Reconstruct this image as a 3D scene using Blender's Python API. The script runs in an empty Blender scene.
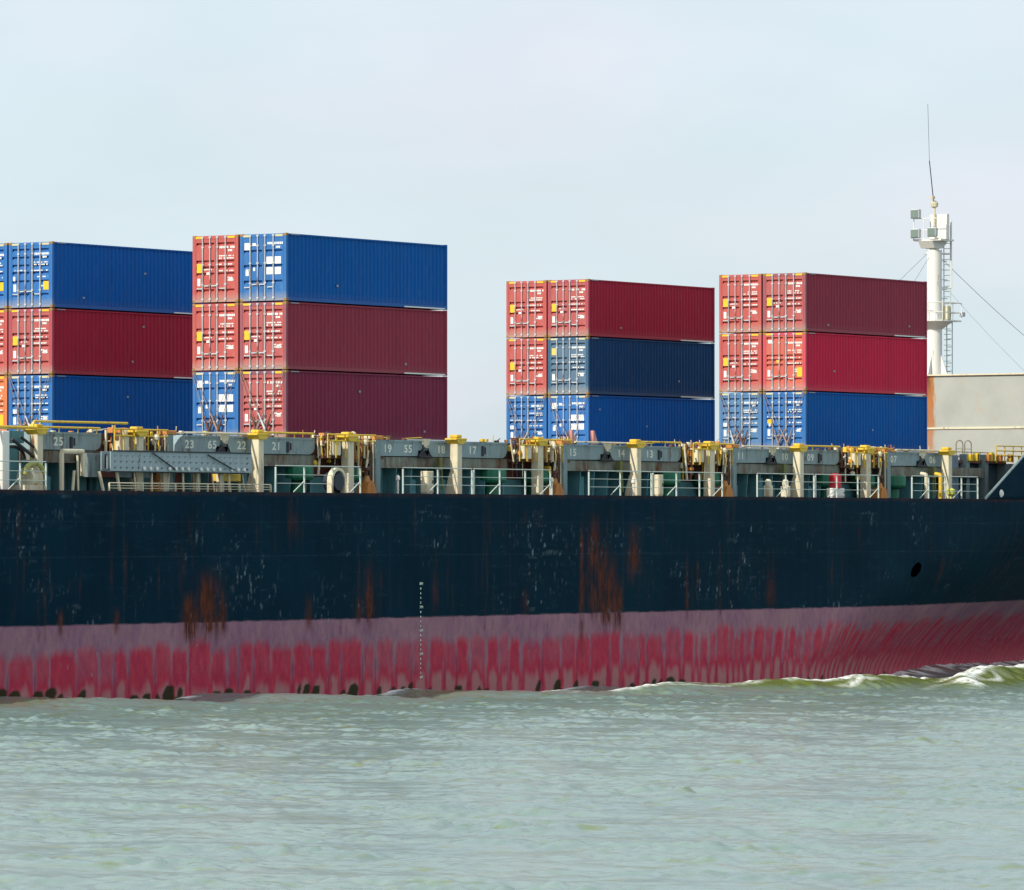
import bpy, math, random
import numpy as np
from mathutils import Matrix, Vector
random.seed(7); rng = np.random.default_rng(11)
S = bpy.context.scene; C = S.collection
R = math.radians

# ------------------------------------------------------------------ camera, sky, sun, exposure
# Ship frame: +X towards the bow, +Y to port, Z up, Z=0 about the water. The ship sits TRIM degrees down by the stern.
TRIM = 0.78
T = Matrix.Rotation(R(-TRIM), 4, 'Y')
A = 0.9846
rv = Vector((math.cos(A), -math.sin(A), 0)); dv = Vector((math.sin(A), math.cos(A), 0))
F = 5501.5
cam_pos = -(rv * -9.6155 + dv * 234.05) + Vector((0, 0, 7.0))
cam = bpy.data.cameras.new("camera"); cam.sensor_width = 36; cam.lens = 36 * F / 1024
cam.clip_start = 1; cam.clip_end = 60000
co = bpy.data.objects.new("camera", cam); C.objects.link(co)
p = math.atan((529.04 - 445) / F)
fwd = dv * math.cos(p) + Vector((0, 0, math.sin(p))); up = rv.cross(fwd)
M = Matrix.Identity(4)
for i, v in enumerate((rv, up, -fwd)):
    for j in range(3): M[j][i] = v[j]
M.translation = cam_pos
co.matrix_world = T @ M
S.camera = co

SUN_EL, SUN_AZ = 36, 168           # azimuth of the direction TO the sun, counted from +X towards +Y
w = bpy.data.worlds.new("World"); S.world = w; w.use_nodes = True
nt = w.node_tree; nt.nodes.clear()
out = nt.nodes.new('ShaderNodeOutputWorld'); bg = nt.nodes.new('ShaderNodeBackground')
sky = nt.nodes.new('ShaderNodeTexSky'); sky.sky_type = 'NISHITA'; sky.sun_disc = False
sky.sun_elevation = R(SUN_EL); sky.sun_rotation = R(90 - SUN_AZ)
sky.dust_density = 2.0; sky.air_density = 1.0; sky.ozone_density = 1.0
tc = nt.nodes.new('ShaderNodeTexCoord'); mp = nt.nodes.new('ShaderNodeMapping')
mp.inputs['Scale'].default_value = (7, 7, 20)
nz = nt.nodes.new('ShaderNodeTexNoise'); nz.inputs['Scale'].default_value = 1.4; nz.inputs['Detail'].default_value = 5; nz.inputs['Roughness'].default_value = .55
rp = nt.nodes.new('ShaderNodeMapRange'); rp.inputs['From Min'].default_value = .33; rp.inputs['From Max'].default_value = .72
rp.inputs['To Min'].default_value = .72; rp.inputs['To Max'].default_value = .9
mx = nt.nodes.new('ShaderNodeMix'); mx.data_type = 'RGBA'
SKY_STR = .121
mx.inputs[7].default_value = (6.55, 7.5, 8.15, 1)        # thin high cloud
nt.links.new(tc.outputs['Generated'], mp.inputs[0]); nt.links.new(mp.outputs[0], nz.inputs['Vector'])
nt.links.new(nz.outputs[0], rp.inputs[0]); nt.links.new(rp.outputs[0], mx.inputs[0])
n2 = nt.nodes.new('ShaderNodeTexNoise'); n2.inputs['Scale'].default_value = 1.1; n2.inputs['Detail'].default_value = 2
r2 = nt.nodes.new('ShaderNodeMapRange'); r2.inputs['From Min'].default_value = .50; r2.inputs['From Max'].default_value = .68
cm = nt.nodes.new('ShaderNodeMix'); cm.data_type = 'RGBA'; cm.inputs[6].default_value = (6.35, 7.45, 8.05, 1); cm.inputs[7].default_value = (7.15, 7.5, 8.3, 1)
nt.links.new(mp.outputs[0], n2.inputs['Vector']); nt.links.new(n2.outputs[0], r2.inputs[0]); nt.links.new(r2.outputs[0], cm.inputs[0]); nt.links.new(cm.outputs[2], mx.inputs[7])
nt.links.new(sky.outputs[0], mx.inputs[6]); nt.links.new(mx.outputs[2], bg.inputs[0])
bg.inputs[1].default_value = SKY_STR
nt.links.new(bg.outputs[0], out.inputs[0])
sun = bpy.data.lights.new("sun", 'SUN'); sun.energy = 4.6; sun.angle = R(.6); sun.color = (1, .93, .80)
so = bpy.data.objects.new("sun", sun); C.objects.link(so)
ce = math.cos(R(SUN_EL))
sd = Vector((ce * math.cos(R(SUN_AZ)), ce * math.sin(R(SUN_AZ)), math.sin(R(SUN_EL))))
so.rotation_euler = sd.to_track_quat('Z', 'Y').to_euler(); so.location = (0, 0, 300)
S.view_settings.view_transform = 'Standard'; S.view_settings.look = 'None'; S.view_settings.gamma = 1
S.view_settings.use_curve_mapping = False; S.view_settings.exposure = 0
S.render.resolution_x = 1024; S.render.resolution_y = 890

# ------------------------------------------------------------------ material helpers
class N:
    def __init__(s, name):
        s.m = bpy.data.materials.new(name); s.m.use_nodes = True; s.t = s.m.node_tree; s.t.nodes.clear()
        s.o = s.t.nodes.new('ShaderNodeOutputMaterial'); s.b = s.t.nodes.new('ShaderNodeBsdfPrincipled')
        s.t.links.new(s.b.outputs[0], s.o.inputs[0])
    def n(s, typ, **k):
        x = s.t.nodes.new(typ)
        for a, v in k.items(): setattr(x, a, v)
        return x
    def l(s, a, b): s.t.links.new(a, b)
    def set(s, sock, v):
        if hasattr(v, 'links') or isinstance(v, bpy.types.NodeSocket): s.l(v, sock)
        else: sock.default_value = v
    def coord(s, scale=(1, 1, 1)):
        t = s.n('ShaderNodeTexCoord'); m = s.n('ShaderNodeMapping'); m.inputs['Scale'].default_value = scale
        s.l(t.outputs['Object'], m.inputs[0]); return m.outputs[0]
    def noise(s, vec, scale=1, detail=4, rough=.6):
        x = s.n('ShaderNodeTexNoise'); s.l(vec, x.inputs['Vector'])
        x.inputs['Scale'].default_value = scale; x.inputs['Detail'].default_value = detail; x.inputs['Roughness'].default_value = rough
        return x.outputs[0]
    def rng(s, v, a, b, c=0, d=1):
        x = s.n('ShaderNodeMapRange'); s.set(x.inputs[0], v)
        for i, q in zip((1, 2, 3, 4), (a, b, c, d)): x.inputs[i].default_value = q
        return x.outputs[0]
    def math(s, op, a, b=0, clamp=False):
        x = s.n('ShaderNodeMath', operation=op, use_clamp=clamp); s.set(x.inputs[0], a); s.set(x.inputs[1], b); return x.outputs[0]
    def mix(s, f, a, b, mode='MIX'):
        x = s.n('ShaderNodeMix', data_type='RGBA', blend_type=mode); s.set(x.inputs[0], f); s.set(x.inputs[6], a); s.set(x.inputs[7], b); return x.outputs[2]
def c4(c): return (c[0], c[1], c[2], 1)
_mc = {}
def paint(name, rgb_in, rough=.5, rust=.0, rustcol=(.20, .07, .025), grime=.25, scale=1.0, metal=0., spec=.4):
    """weathered paint: broad tone change, fine dirt, vertical rust runs"""
    if name in _mc: return _mc[name]
    rgb = [max(0, v) for v in rgb_in]; g = N(name); co_ = g.coord()
    big = g.noise(co_, .35 * scale, 3); fine = g.noise(g.coord((1, 1, .35)), 3.5 * scale, 6, .7)
    col = g.mix(g.rng(big, .3, .7, 0, grime), c4(rgb), c4([max(0, v * .55 + .02) for v in rgb]))
    col = g.mix(g.rng(fine, .5, .78, 0, grime * 1.6), col, c4([min(1, v * 1.25 + .03) for v in rgb]))
    if rust:
        r1 = g.noise(g.coord((2.2, 2.2, .30)), 1.5 * scale, 6, .72); r2 = g.noise(co_, .9 * scale, 4)
        m = g.math('MULTIPLY', g.rng(r1, .62 - .25 * rust, .72 - .12 * rust), g.rng(r2, .52 - .25 * rust, .62))
        rc = g.mix(g.rng(fine, .3, .7), c4(rustcol), c4([v * .45 for v in rustcol]))
        col = g.mix(m, col, rc)
        g.l(g.rng(m, 0, 1, rough, .9), g.b.inputs['Roughness'])
    else: g.b.inputs['Roughness'].default_value = rough
    g.l(col, g.b.inputs['Base Color']); g.b.inputs['Metallic'].default_value = metal
    g.b.inputs['Specular IOR Level'].default_value = spec
    _mc[name] = g.m; return g.m

# ------------------------------------------------------------------ mesh helpers
class MB:
    def __init__(s): s.v = []; s.f = []
    def add(s, vs, fs):
        o = len(s.v); s.v += [tuple(v) for v in vs]; s.f += [tuple(i + o for i in f) for f in fs]; return s
    def box(s, x0, x1, y0, y1, z0, z1, ch=0.0):
        if ch and min(x1 - x0, y1 - y0, z1 - z0) > 2.5 * ch:
            vs = []; 
            for (zz, i) in ((z0, ch), (z0 + ch, 0), (z1 - ch, 0), (z1, ch)):
                a, b, c, d = x0 + i, x1 - i, y0 + i, y1 - i; e = ch if i == 0 else ch * .4
                vs += [(a + e, c, zz), (b - e, c, zz), (b, c + e, zz), (b, d - e, zz), (b - e, d, zz), (a + e, d, zz), (a, d - e, zz), (a, c + e, zz)]
            fs = [tuple(range(7, -1, -1)), tuple(range(24, 32))]
            for k in range(3):
                for j in range(8): fs.append((k * 8 + j, k * 8 + (j + 1) % 8, k * 8 + 8 + (j + 1) % 8, k * 8 + 8 + j))
            return s.add(vs, fs)
        vs = [(x, y, z) for z in (z0, z1) for x, y in ((x0, y0), (x1, y0), (x1, y1), (x0, y1))]
        return s.add(vs, [(3, 2, 1, 0), (4, 5, 6, 7), (0, 1, 5, 4), (1, 2, 6, 5), (2, 3, 7, 6), (3, 0, 4, 7)])
    def tube(s, a, b, r, n=8, r2=None, cap=True):
        a = Vector(a); b = Vector(b); d = (b - a)
        if d.length < 1e-6: return s
        d.normalize(); u = d.orthogonal().normalized(); w_ = d.cross(u); r2 = r if r2 is None else r2
        vs = [a + (u * math.cos(t) + w_ * math.sin(t)) * r for t in [2 * math.pi * i / n for i in range(n)]]
        vs += [b + (u * math.cos(t) + w_ * math.sin(t)) * r2 for t in [2 * math.pi * i / n for i in range(n)]]
        fs = [(i, (i + 1) % n, n + (i + 1) % n, n + i) for i in range(n)]
        if cap: fs += [tuple(range(n - 1, -1, -1)), tuple(range(n, 2 * n))]
        return s.add(vs, fs)
    def path(s, pts, r, n=6):
        for a, b in zip(pts[:-1], pts[1:]): s.tube(a, b, r, n)
        return s
    def prism(s, poly, axis, a, b):
        """poly: 2-D points in the other two axes (x,z for axis y; y,z for x; x,y for z)"""
        def P(q, t):
            return (q[0], t, q[1]) if axis == 'y' else (t, q[0], q[1]) if axis == 'x' else (q[0], q[1], t)
        n = len(poly); vs = [P(q, a) for q in poly] + [P(q, b) for q in poly]
        return s.add(vs, [tuple(range(n)), tuple(range(2 * n - 1, n - 1, -1))] + [(i, n + i, n + (i + 1) % n, (i + 1) % n) for i in range(n)])
    def lathe(s, c, prof, n=16, axis='z'):
        vs = []; m = len(prof)
        for r, h in prof:
            for i in range(n):
                t = 2 * math.pi * i / n; a, b = r * math.cos(t), r * math.sin(t)
                o = (a, b, h) if axis == 'z' else (a, h, b) if axis == 'y' else (h, a, b)
                vs.append((c[0] + o[0], c[1] + o[1], c[2] + o[2]))
        fs = [(k * n + i, k * n + (i + 1) % n, (k + 1) * n + (i + 1) % n, (k + 1) * n + i) for k in range(m - 1) for i in range(n)]
        fs += [tuple(range(n - 1, -1, -1)), tuple(range((m - 1) * n, m * n))]
        return s.add(vs, fs)
    def build(s, name, mat, parent=None, label=None, kind=None, smooth=False):
        me = bpy.data.meshes.new(name); me.from_pydata(s.v, [], s.f); me.validate()
        if smooth:
            me.polygons.foreach_set('use_smooth', [True] * len(me.polygons)); me.update()
        for m_ in (mat if isinstance(mat, (list, tuple)) else [mat]): me.materials.append(m_)
        o = bpy.data.objects.new(name, me); C.objects.link(o)
        if parent: o.parent = parent
        if label: o['label'] = label
        if kind: o['kind'] = kind
        import bmesh
        bm = bmesh.new(); bm.from_mesh(me); bmesh.ops.recalc_face_normals(bm, faces=bm.faces); bm.to_mesh(me); bm.free()
        return o
def thing(name, label, cat, loc=(0, 0, 0), group=None):
    o = bpy.data.objects.new(name, None); C.objects.link(o); o.location = loc; o.empty_display_size = .3
    o['label'] = label; o['category'] = cat
    if group: o['group'] = group
    return o
def tag(o, label, cat, group=None):
    o['label'] = label; o['category'] = cat
    if group: o['group'] = group
    return o
def text_mesh(name, txt, loc, size, mat, parent, sx=1.0, face='-y', extrude=.004):
    cu = bpy.data.curves.new(name, 'FONT'); cu.body = txt; cu.size = size; cu.extrude = extrude
    cu.space_character = 1.15; cu.offset = size * .022
    tmp = bpy.data.objects.new(name, cu); C.objects.link(tmp)
    dg = bpy.context.evaluated_depsgraph_get(); me = bpy.data.meshes.new_from_object(tmp.evaluated_get(dg))
    bpy.data.objects.remove(tmp)
    if face == '-y': rot = Matrix.Rotation(R(90), 4, 'X')
    else: rot = Matrix.Rotation(R(-90), 4, 'Z') @ Matrix.Rotation(R(90), 4, 'X')
    me.transform(Matrix.Translation(loc) @ rot @ Matrix.Diagonal((sx, 1, 1, 1)))
    me.materials.clear(); me.materials.append(mat); me.name = name
    o = bpy.data.objects.new(name, me); C.objects.link(o); o.parent = parent
    return o

# ------------------------------------------------------------------ water
G = dict(YC=12.2, B=16.467)
def waterZ(x, y):
    z = np.zeros_like(x); r = np.random.default_rng(5)
    grp = np.zeros_like(x)
    for i in range(8):
        k = 2 * math.pi / r.uniform(2.5, 9); th = r.uniform(0, 6.28)
        grp += np.sin(k * (x * math.cos(th) + y * math.sin(th)) + r.uniform(0, 6.28))
    grp = .55 + .5 * np.clip(grp / 2.6, -.6, 2) 
    for i in range(96):
        lam = .32 * (1.021 ** i) if i < 84 else r.uniform(2.5, 7)
        th = r.uniform(0, 6.283)
        k = 2 * math.pi / lam; amp = (.032 / k * lam ** -.15) if i < 84 else .012 / k
        arg = k * (x * math.cos(th) + y * math.sin(th)) + r.uniform(0, 6.28)
        sn = np.sin(arg); z += amp * (sn + .25 * np.cos(2 * arg)) * (grp if lam < 6 else 1)
    near = np.exp(-((y + 4.3) / 9.0) ** 2)
    aft = 1 / (1 + np.exp((x - 30) / 4.0))
    z += near * aft * (.17 * np.sin(x * .43 + y * .25 + 1.2) + .07 * np.sin(x * .92 + y * .35 + .4))
    return z
def bow(x, y):
    """diverging bow wave: (height, foam)"""
    h = np.zeros_like(x); fm = np.zeros_like(x)
    fine = .35 * np.sin(x * 2.3 + y * 1.1) + .2 * np.sin(x * 5.1 - y * 2.7) + .15 * np.sin(x * 9.3 + y * 6.1)
    for (x0, y0, ang, L, W, H, f0) in ((50.5, -8.9, 11, 13.5, 1.3, .98, 1.1), (33.5, -8.9, 1, 9.5, 1.1, .60, 1.0), (19, -7.6, -2, 11, 1.0, .26, .6), (75, -3, 14, 12, 1.4, .7, 1)):
        c, s_ = math.cos(R(ang)), math.sin(R(ang))
        u = (x - x0) * c + (y - y0) * s_; v = -(x - x0) * s_ + (y - y0) * c
        v = v + .35 * np.sin(u * .35 + x0) + .08 * np.sin(u * 1.7) + .10 * fine
        e = np.exp(-(np.abs(u) / L) ** 4)
        vv = np.where(v > 0, v / (W * .7), v / (W * 1.25))
        h += H * e * np.exp(-vv ** 2) * (1 + .08 * np.sin(u * .7 + 1) + .06 * fine)
        crest = np.exp(-((v - .10) / .42) ** 2)
        brk = np.clip(.75 + .55 * np.sin(u * .8 + 2.4 + x0) + .5 * fine, 0, 1)
        fm += f0 * e * (crest * brk + .45 * np.exp(-((v + .9 + .3 * np.sin(u * 1.1)) / .22) ** 2) * np.clip(np.sin(u * .6 + 1 + x0), 0, 1))
    # breaking shoulder running out from the ridge
    u = (x - 38.5) * .79 + (y + 11.6) * .61; v = -(x - 38.5) * .61 + (y + 11.6) * .79
    sh = np.exp(-(u / 3.6) ** 4) * np.exp(-((v + .15 * fine) / .55) ** 2)
    h += .22 * sh; fm += .95 * sh * np.clip(.6 + fine, 0, 1)
    return h, fm
def hull_half(X, z):
    """half-breadth of the hull"""
    X = np.asarray(X, float); z = np.asarray(z, float)
    t = np.clip(z / 8.5, -.25, 1.4)
    Xs = 36 + 24 * np.clip(t, 0, 1.4) ** 1.6; Xe = 97 + 9 * np.clip(t, 0, 1.4) ** 1.3 - 1.5 * np.clip(-t, 0, 1)
    n = 1.10 + 1.2 * np.clip(t, 0, 1.4) ** 1.5
    u = np.clip((X - Xs) / (Xe - Xs), 0, 1)
    b = G['B'] * (1 - u ** n)
    b = b * (1 - .12 * np.clip((-60 - X) / 35, 0, 1) ** 2)
    return b, Xe
def grid_sheet(name, us, vs, mat, zfun, foam=True):
    U, V = np.meshgrid(us, vs); U = U * np.maximum(V, 70.) / 100.
    ox, oy = cw.x, cw.y
    X = ox + rv.x * U + dv.x * V; Y = oy + rv.y * U + dv.y * V
    Z, fm, silt = zfun(X, Y, U, V)
    n, m = X.shape
    co3 = np.stack([X, Y, Z], -1).reshape(-1, 3).astype(np.float32)
    idx = np.arange(n * m).reshape(n, m)
    q = np.stack([idx[:-1, :-1], idx[:-1, 1:], idx[1:, 1:], idx[1:, :-1]], -1).reshape(-1, 4)
    me = bpy.data.meshes.new(name); me.vertices.add(len(co3)); me.vertices.foreach_set('co', co3.ravel())
    me.loops.add(q.size); me.loops.foreach_set('vertex_index', q.ravel().astype(np.int32))
    me.polygons.add(len(q)); me.polygons.foreach_set('loop_start', np.arange(0, q.size, 4, dtype=np.int32))
    me.polygons.foreach_set('use_smooth', np.ones(len(q), bool))
    me.update(calc_edges=True)
    at = me.attributes.new('foam', 'FLOAT', 'POINT'); at.data.foreach_set('value', fm.ravel().astype(np.float32))
    at = me.attributes.new('silt', 'FLOAT', 'POINT'); at.data.foreach_set('value', silt.ravel().astype(np.float32))
    me.materials.append(mat); o = bpy.data.objects.new(name, me); C.objects.link(o); return o
cw = (T @ cam_pos.to_4d()).to_3d()
def water_mat():
    g = N('sea_water')
    co_ = g.coord()
    at = g.n('ShaderNodeAttribute', attribute_name='foam')
    turb = g.noise(g.coord((.5, .5, 1)), .22, 4)
    patch = g.noise(g.coord((.9, .9, 1)), 1.1, 4, .6)
    body = g.mix(g.rng(turb, .35, .65), c4((.165, .240, .225)), c4((.200, .275, .245)))
    body = g.mix(g.rng(patch, .53, .68, 0, .85), body, c4((.15, .19, .065)))
    sa = g.n('ShaderNodeAttribute', attribute_name='silt')
    body = g.mix(sa.outputs['Fac'], body, c4((.125, .155, .028)))
    fn = g.noise(g.coord((1, 1, 1)), 3.0, 8, .8)
    fmask = g.math('MULTIPLY', g.rng(at.outputs['Fac'], .05, .50), g.rng(fn, .39, .52), True)
    g.l(g.mix(fmask, body, c4((.82, .84, .82))), g.b.inputs['Base Color'])
    g.b.inputs['IOR'].default_value = 1.333
    g.l(g.rng(fmask, 0, 1, .20, .75), g.b.inputs['Roughness'])
    b1 = g.n('ShaderNodeBump'); b1.inputs['Strength'].default_value = 1.0; b1.inputs['Distance'].default_value = .015
    h = g.math('ADD', g.noise(g.coord((1, 1, 1)), 4.5, 5, .65), g.math('MULTIPLY', g.noise(g.coord((1, 1, 1)), 13., 3, .6), .3))
    g.l(h, b1.inputs['Height']); g.l(b1.outputs[0], g.b.inputs['Normal'])
    return g.m
def build_water():
    fine_u = np.arange(-14, 14, .036)
    def ext(a, lim, n=22, r=1.45):
        o = []; s_ = .2
        x = a
        for i in range(n):
            s_ *= r; x += s_
            o.append(x)
            if x > lim: break
        return np.array(o)
    eu = ext(14, 12000, 60)
    us = np.concatenate([-eu[::-1], fine_u, eu])
    vs = [45.0]
    while vs[-1] < 340: vs.append(vs[-1] + (.0012 if 70 < vs[-1] < 330 else .003) * vs[-1])
    ev = ext(vs[-1], 30000, 40); bv = ext(-45, 8000, 40)
    vs = np.concatenate([-bv[::-1], np.array(vs), ev])
    def zf(X, Y, U, V):
        fade = np.clip((90 - np.abs(U)) / 40, 0, 1) * np.clip((17 - np.abs(U * 100 / np.maximum(V, 70))) / 3, 0, 1) * np.clip((420 - V) / 80, 0, 1) * np.clip((V + 20) / 50, 0, 1)
        z = waterZ(X, Y); bh, fm = bow(X, Y)
        b, xe = hull_half(X, np.zeros_like(X))
        side = np.clip((G['YC'] - b) - Y, -3, 50)
        ff = np.sin(X * .9) * np.sin(X * .37 + 1) + .4 * np.sin(X * 3.1 + 2 * Y)
        fm = fm + .5 * np.exp(-((side - .15) / .28) ** 2) * (Y < G['YC']) * np.clip(ff * 2, 0, 1)
        pile = np.exp(-np.clip(side, 0, 50) / 3.8) * np.clip((X - 40) / 17, 0, 1)
        ff2 = np.sin(X * 1.7 + Y) * np.sin(X * .7 - 1.3 * Y) + .4 * np.sin(X * 4.3 + 3 * Y)
        fm = fm + np.exp(-((side - .3) / .8) ** 2) * np.clip((X - 42) / 8, 0, 1) * np.clip(ff2 * 1.5, 0, 1)
        z = z - .16 * np.exp(-((side - 2.2) / 1.8) ** 2) * np.clip((X - 36) / 8, 0, 1)
        silt = np.clip(bh / .30, 0, 1) * np.clip((X - 12) / 10, 0, 1) + .45 * np.exp(-((Y + 6.3) / 1.4) ** 2) * np.clip(np.sin(X * .2 + 1.0) + .3, 0, 1)
        return (z + bh + .85 * pile) * fade, fm * fade, np.clip(silt, 0, 1) * fade
    o = grid_sheet('water', us, vs, water_mat(), zf); o['kind'] = 'structure'
build_water()

# ------------------------------------------------------------------ ship
ship = thing('container_ship', 'large dark navy container ship with rusty red underwater paint', 'ship')
DECK, BOT, HH, TOPZ = 8.51, 10.85, 2.9235, 19.62
def hull_mat():
    g = N('hull_paint')
    A_ = lambda n_: g.n('ShaderNodeAttribute', attribute_name=n_).outputs['Fac']
    co_ = g.coord()
    fine = g.noise(g.coord((1.2, 1, .5)), 3.0, 6, .7); big = g.noise(g.coord((.6, 1, .5)), .5, 4)
    navy = g.mix(g.rng(big, .3, .7), c4((.0002, .0145, .030)), c4((.0008, .023, .042)))
    navy = g.mix(g.rng(g.noise(g.coord((.5, 1, 3)), 1.2, 7, .75), .56, .8, 0, .55), navy, c4((.02, .065, .09)))
    purple = g.mix(g.rng(fine, .3, .7), c4((.34, .17, .215)), c4((.20, .10, .165)))
    purple = g.mix(g.rng(big, .45, .7, 0, .6), purple, c4((.40, .22, .235)))
    red = g.mix(g.rng(fine, .3, .7), c4((.53, .052, .080)), c4((.36, .030, .070)))
    boot = g.mix(A_('finger'), purple, red)
    boot = g.mix(A_('pale'), boot, c4((.40, .20, .20)))
    boot = g.mix(A_('gapline'), boot, c4((.15, .02, .055)))
    boot = g.mix(A_('algae'), boot, c4((.022, .03, .012)))
    col = g.mix(A_('boot'), navy, boot)
    rust = g.mix(g.rng(fine, .35, .7), c4((.13, .035, .018)), c4((.04, .016, .012)))
    rn = g.noise(g.coord((7, 1, .7)), 1.3, 6, .75)
    col = g.mix(g.math('MULTIPLY', A_('rust'), g.rng(rn, .34, .52, .2, 1.3), True), col, rust)
    sn = g.noise(g.coord((6, 1, 3)), 1.6, 5, .75)
    col = g.mix(g.math('MULTIPLY', A_('scratch'), g.rng(sn, .42, .56, .05, 1.1), True), col, c4((.28, .34, .38)))
    g.l(col, g.b.inputs['Base Color']); g.b.inputs['Roughness'].default_value = .6; g.b.inputs['Specular IOR Level'].default_value = .035
    bp = g.n('ShaderNodeBump'); bp.inputs['Strength'].default_value = .35; bp.inputs['Distance'].default_value = .06
    g.l(g.noise(g.coord((.45, 1, .35)), 1.0, 2), bp.inputs['Height']); g.l(bp.outputs[0], g.b.inputs['Normal'])
    return g.m
def smooth(x, a, b): t = np.clip((x - a) / (b - a), 0, 1); return t * t * (3 - 2 * t)
def vnoise(x, z, sx, sz, seed, oct_=4):
    r = np.random.default_rng(seed); tab = r.random((256, 256)); o = np.zeros_like(x); a = 1; tot = 0
    for k in range(oct_):
        u = x / sx * 2 ** k + 13 * k; v = z / sz * 2 ** k + 7 * k
        iu = np.floor(u).astype(int); iv = np.floor(v).astype(int); fu = u - iu; fv = v - iv
        fu = fu * fu * (3 - 2 * fu); fv = fv * fv * (3 - 2 * fv)
        q = lambda i, j: tab[i % 256, j % 256]
        o += a * ((q(iu, iv) * (1 - fu) + q(iu + 1, iv) * fu) * (1 - fv) + (q(iu, iv + 1) * (1 - fu) + q(iu + 1, iv + 1) * fu) * fv)
        tot += a; a *= .5
    return o / tot
def hull_attrs(X, Z):
    r = np.random.default_rng(21)
    a = {}
    line = 3.24 + .035 * (vnoise(X, Z * 0, .5, 1, 3) - .5)
    a['boot'] = smooth(line - Z, -.02, .02)
    # stained runs: vertical amidships, leaning towards the bow
    lean = .75 * smooth(X, 24, 62)
    xs = X - (Z - 0) * lean
    # irregular cells
    edges = [-40.0]
    while edges[-1] < 90:
        e = edges[-1]; edges.append(e + r.uniform(.75, 1.75) * (1 if e < 24 else .62))
    edges = np.array(edges); ci = np.clip(np.searchsorted(edges, xs) - 1, 0, len(edges) - 2)
    cx = (edges[ci] + edges[ci + 1]) / 2; hw = (edges[ci + 1] - edges[ci]) / 2
    top = r.normal(2.45, .16, len(edges))[ci] + .25 * smooth(X, 20, 55); strength = r.uniform(.65, 1.1, len(edges))[ci]
    ww = r.uniform(.86, 1.12, len(edges))[ci]
    n1 = vnoise(X, Z, .35, .5, 31)
    h = (top - Z) / (.22 + .35 * r.random(len(edges))[ci])
    wid = hw * ww * np.clip(.45 + .55 * np.sqrt(np.clip(h, 0, 1)), 0, 1) + (n1 - .5) * .26 + (vnoise(X, Z, .12, .9, 35) - .5) * .14 - .05
    d = np.abs(xs - cx)
    n4 = vnoise(X, Z, .14, 1.1, 36, 3)
    fing = smooth(wid - d, -.08, .12) * (1 - smooth(Z + (n4 - .5) * .35, top - .50, top + .10)) * strength
    n2 = vnoise(xs, Z, .5, 2.2, 33)
    fing = np.clip(fing * (.50 + .6 * n2 + .35 * n4) + .75 * smooth(1.45 - Z + .6 * (n2 - .5), 0, 1.2) * (1 - .25 * (np.sin(xs * 9) > .6)), 0, 1)
    a['finger'] = fing
    a['pale'] = np.clip(smooth(wid * .75 - d, -.05, .12) * smooth(.95 - Z + 1.2 * (n2 - .5), 0, .5) * .8, 0, .8) * (1 - .7 * smooth(X, 40, 55))
    a['gapline'] = np.clip(smooth(.085 - np.abs(xs - edges[ci]) - .12 * (n1 - .45), 0, .07) * smooth(2.0 - Z, 0, .8) * .55, 0, 1)
    al = vnoise(X, Z, .25, .25, 41); pick = (r.random(len(edges)) < .55)[ci]
    water = .06 + .012 * X * 0
    hgt = -.0131 * X + .12 + .55 * r.random(len(edges))[ci] * pick + .1
    awd = hw * .42 * np.sqrt(np.clip((hgt - Z) / .35, 0, 1)) + (al - .5) * .2
    e2 = np.cumsum(np.r_[-45., r.uniform(.35, 1.0, 260)]); c2 = np.clip(np.searchsorted(e2, X - .3 * Z) - 1, 0, len(e2) - 2)
    pick = (r.random(len(e2)) < np.where(e2 < -8, .85, .45))[c2]; hgt = -.0131 * X + .22 + .42 * r.random(len(e2))[c2]
    d = np.abs(X - .3 * Z - (e2[c2] + e2[c2 + 1]) / 2); awd = (e2[c2 + 1] - e2[c2]) * .45 * np.sqrt(np.clip((hgt - Z) / .3, 0, 1)) + (al - .5) * .3
    a['algae'] = smooth(awd - d, -.03, .08) * smooth(hgt - Z, 0, .12) * pick * .95 * (1 - smooth(X, 56, 62))
    # rust runs from fixed spots, below the deck edge and at the belt
    rust = np.zeros_like(X)
    def run(x0, ztop, zbot, wd, s_, seed):
        nn = vnoise(X, Z, .16, 1.6, seed); n3 = vnoise(X, Z, .5, .8, seed + 1)
        m = np.exp(-((X - x0) / wd) ** 2) * smooth(Z, zbot, zbot + .35 * (ztop - zbot)) * smooth(ztop - Z, 0, .5 * (ztop - zbot))
        return s_ * np.clip((nn * .6 + n3 * .5) * 1.9 - .55, 0, 1) * m * 1.6
    runs = [(-11.2, 5.8, 1.9, .75, 1.2), (-12.4, 4.8, 2.0, .5, 1.1), (-10.3, 5.0, 2.3, .3, 1.0), (16.6, 8.2, .7, .16, 1.3), (17.6, 8.4, 2.0, .45, 1.1), (18.5, 6.8, 1.9, .7, 1.2), (19.6, 5.2, 2.0, .4, 1.2), (20.9, 7.6, 4.2, .5, .6),
            (0.1, 6.0, 2.4, .3, .9), (-.7, 4.8, 2.7, .35, .7), (-4.3, 4.6, 2.5, .2, .7), (5.0, 5.6, 2.6, .2, .5), (25.5, 6.2, 2.4, .12, .7), (33, 5.4, 3.0, .35, .5), (-20.8, 4.1, 2.6, .2, .7), (-17.3, 4.1, 2.6, .2, .7), (28.4, 7.0, 2, .10, .5), (12.0, 4.6, 2.8, .25, .4)]
    for i, (x0, zt, zb, wd, s_) in enumerate(runs): rust = np.maximum(rust, run(x0, zt, zb, wd, s_, 60 + 3 * i))
    gen = vnoise(X, Z, .22, 2.4, 90, 5); gen2 = vnoise(X, Z, 3., 2.5, 91)
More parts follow.
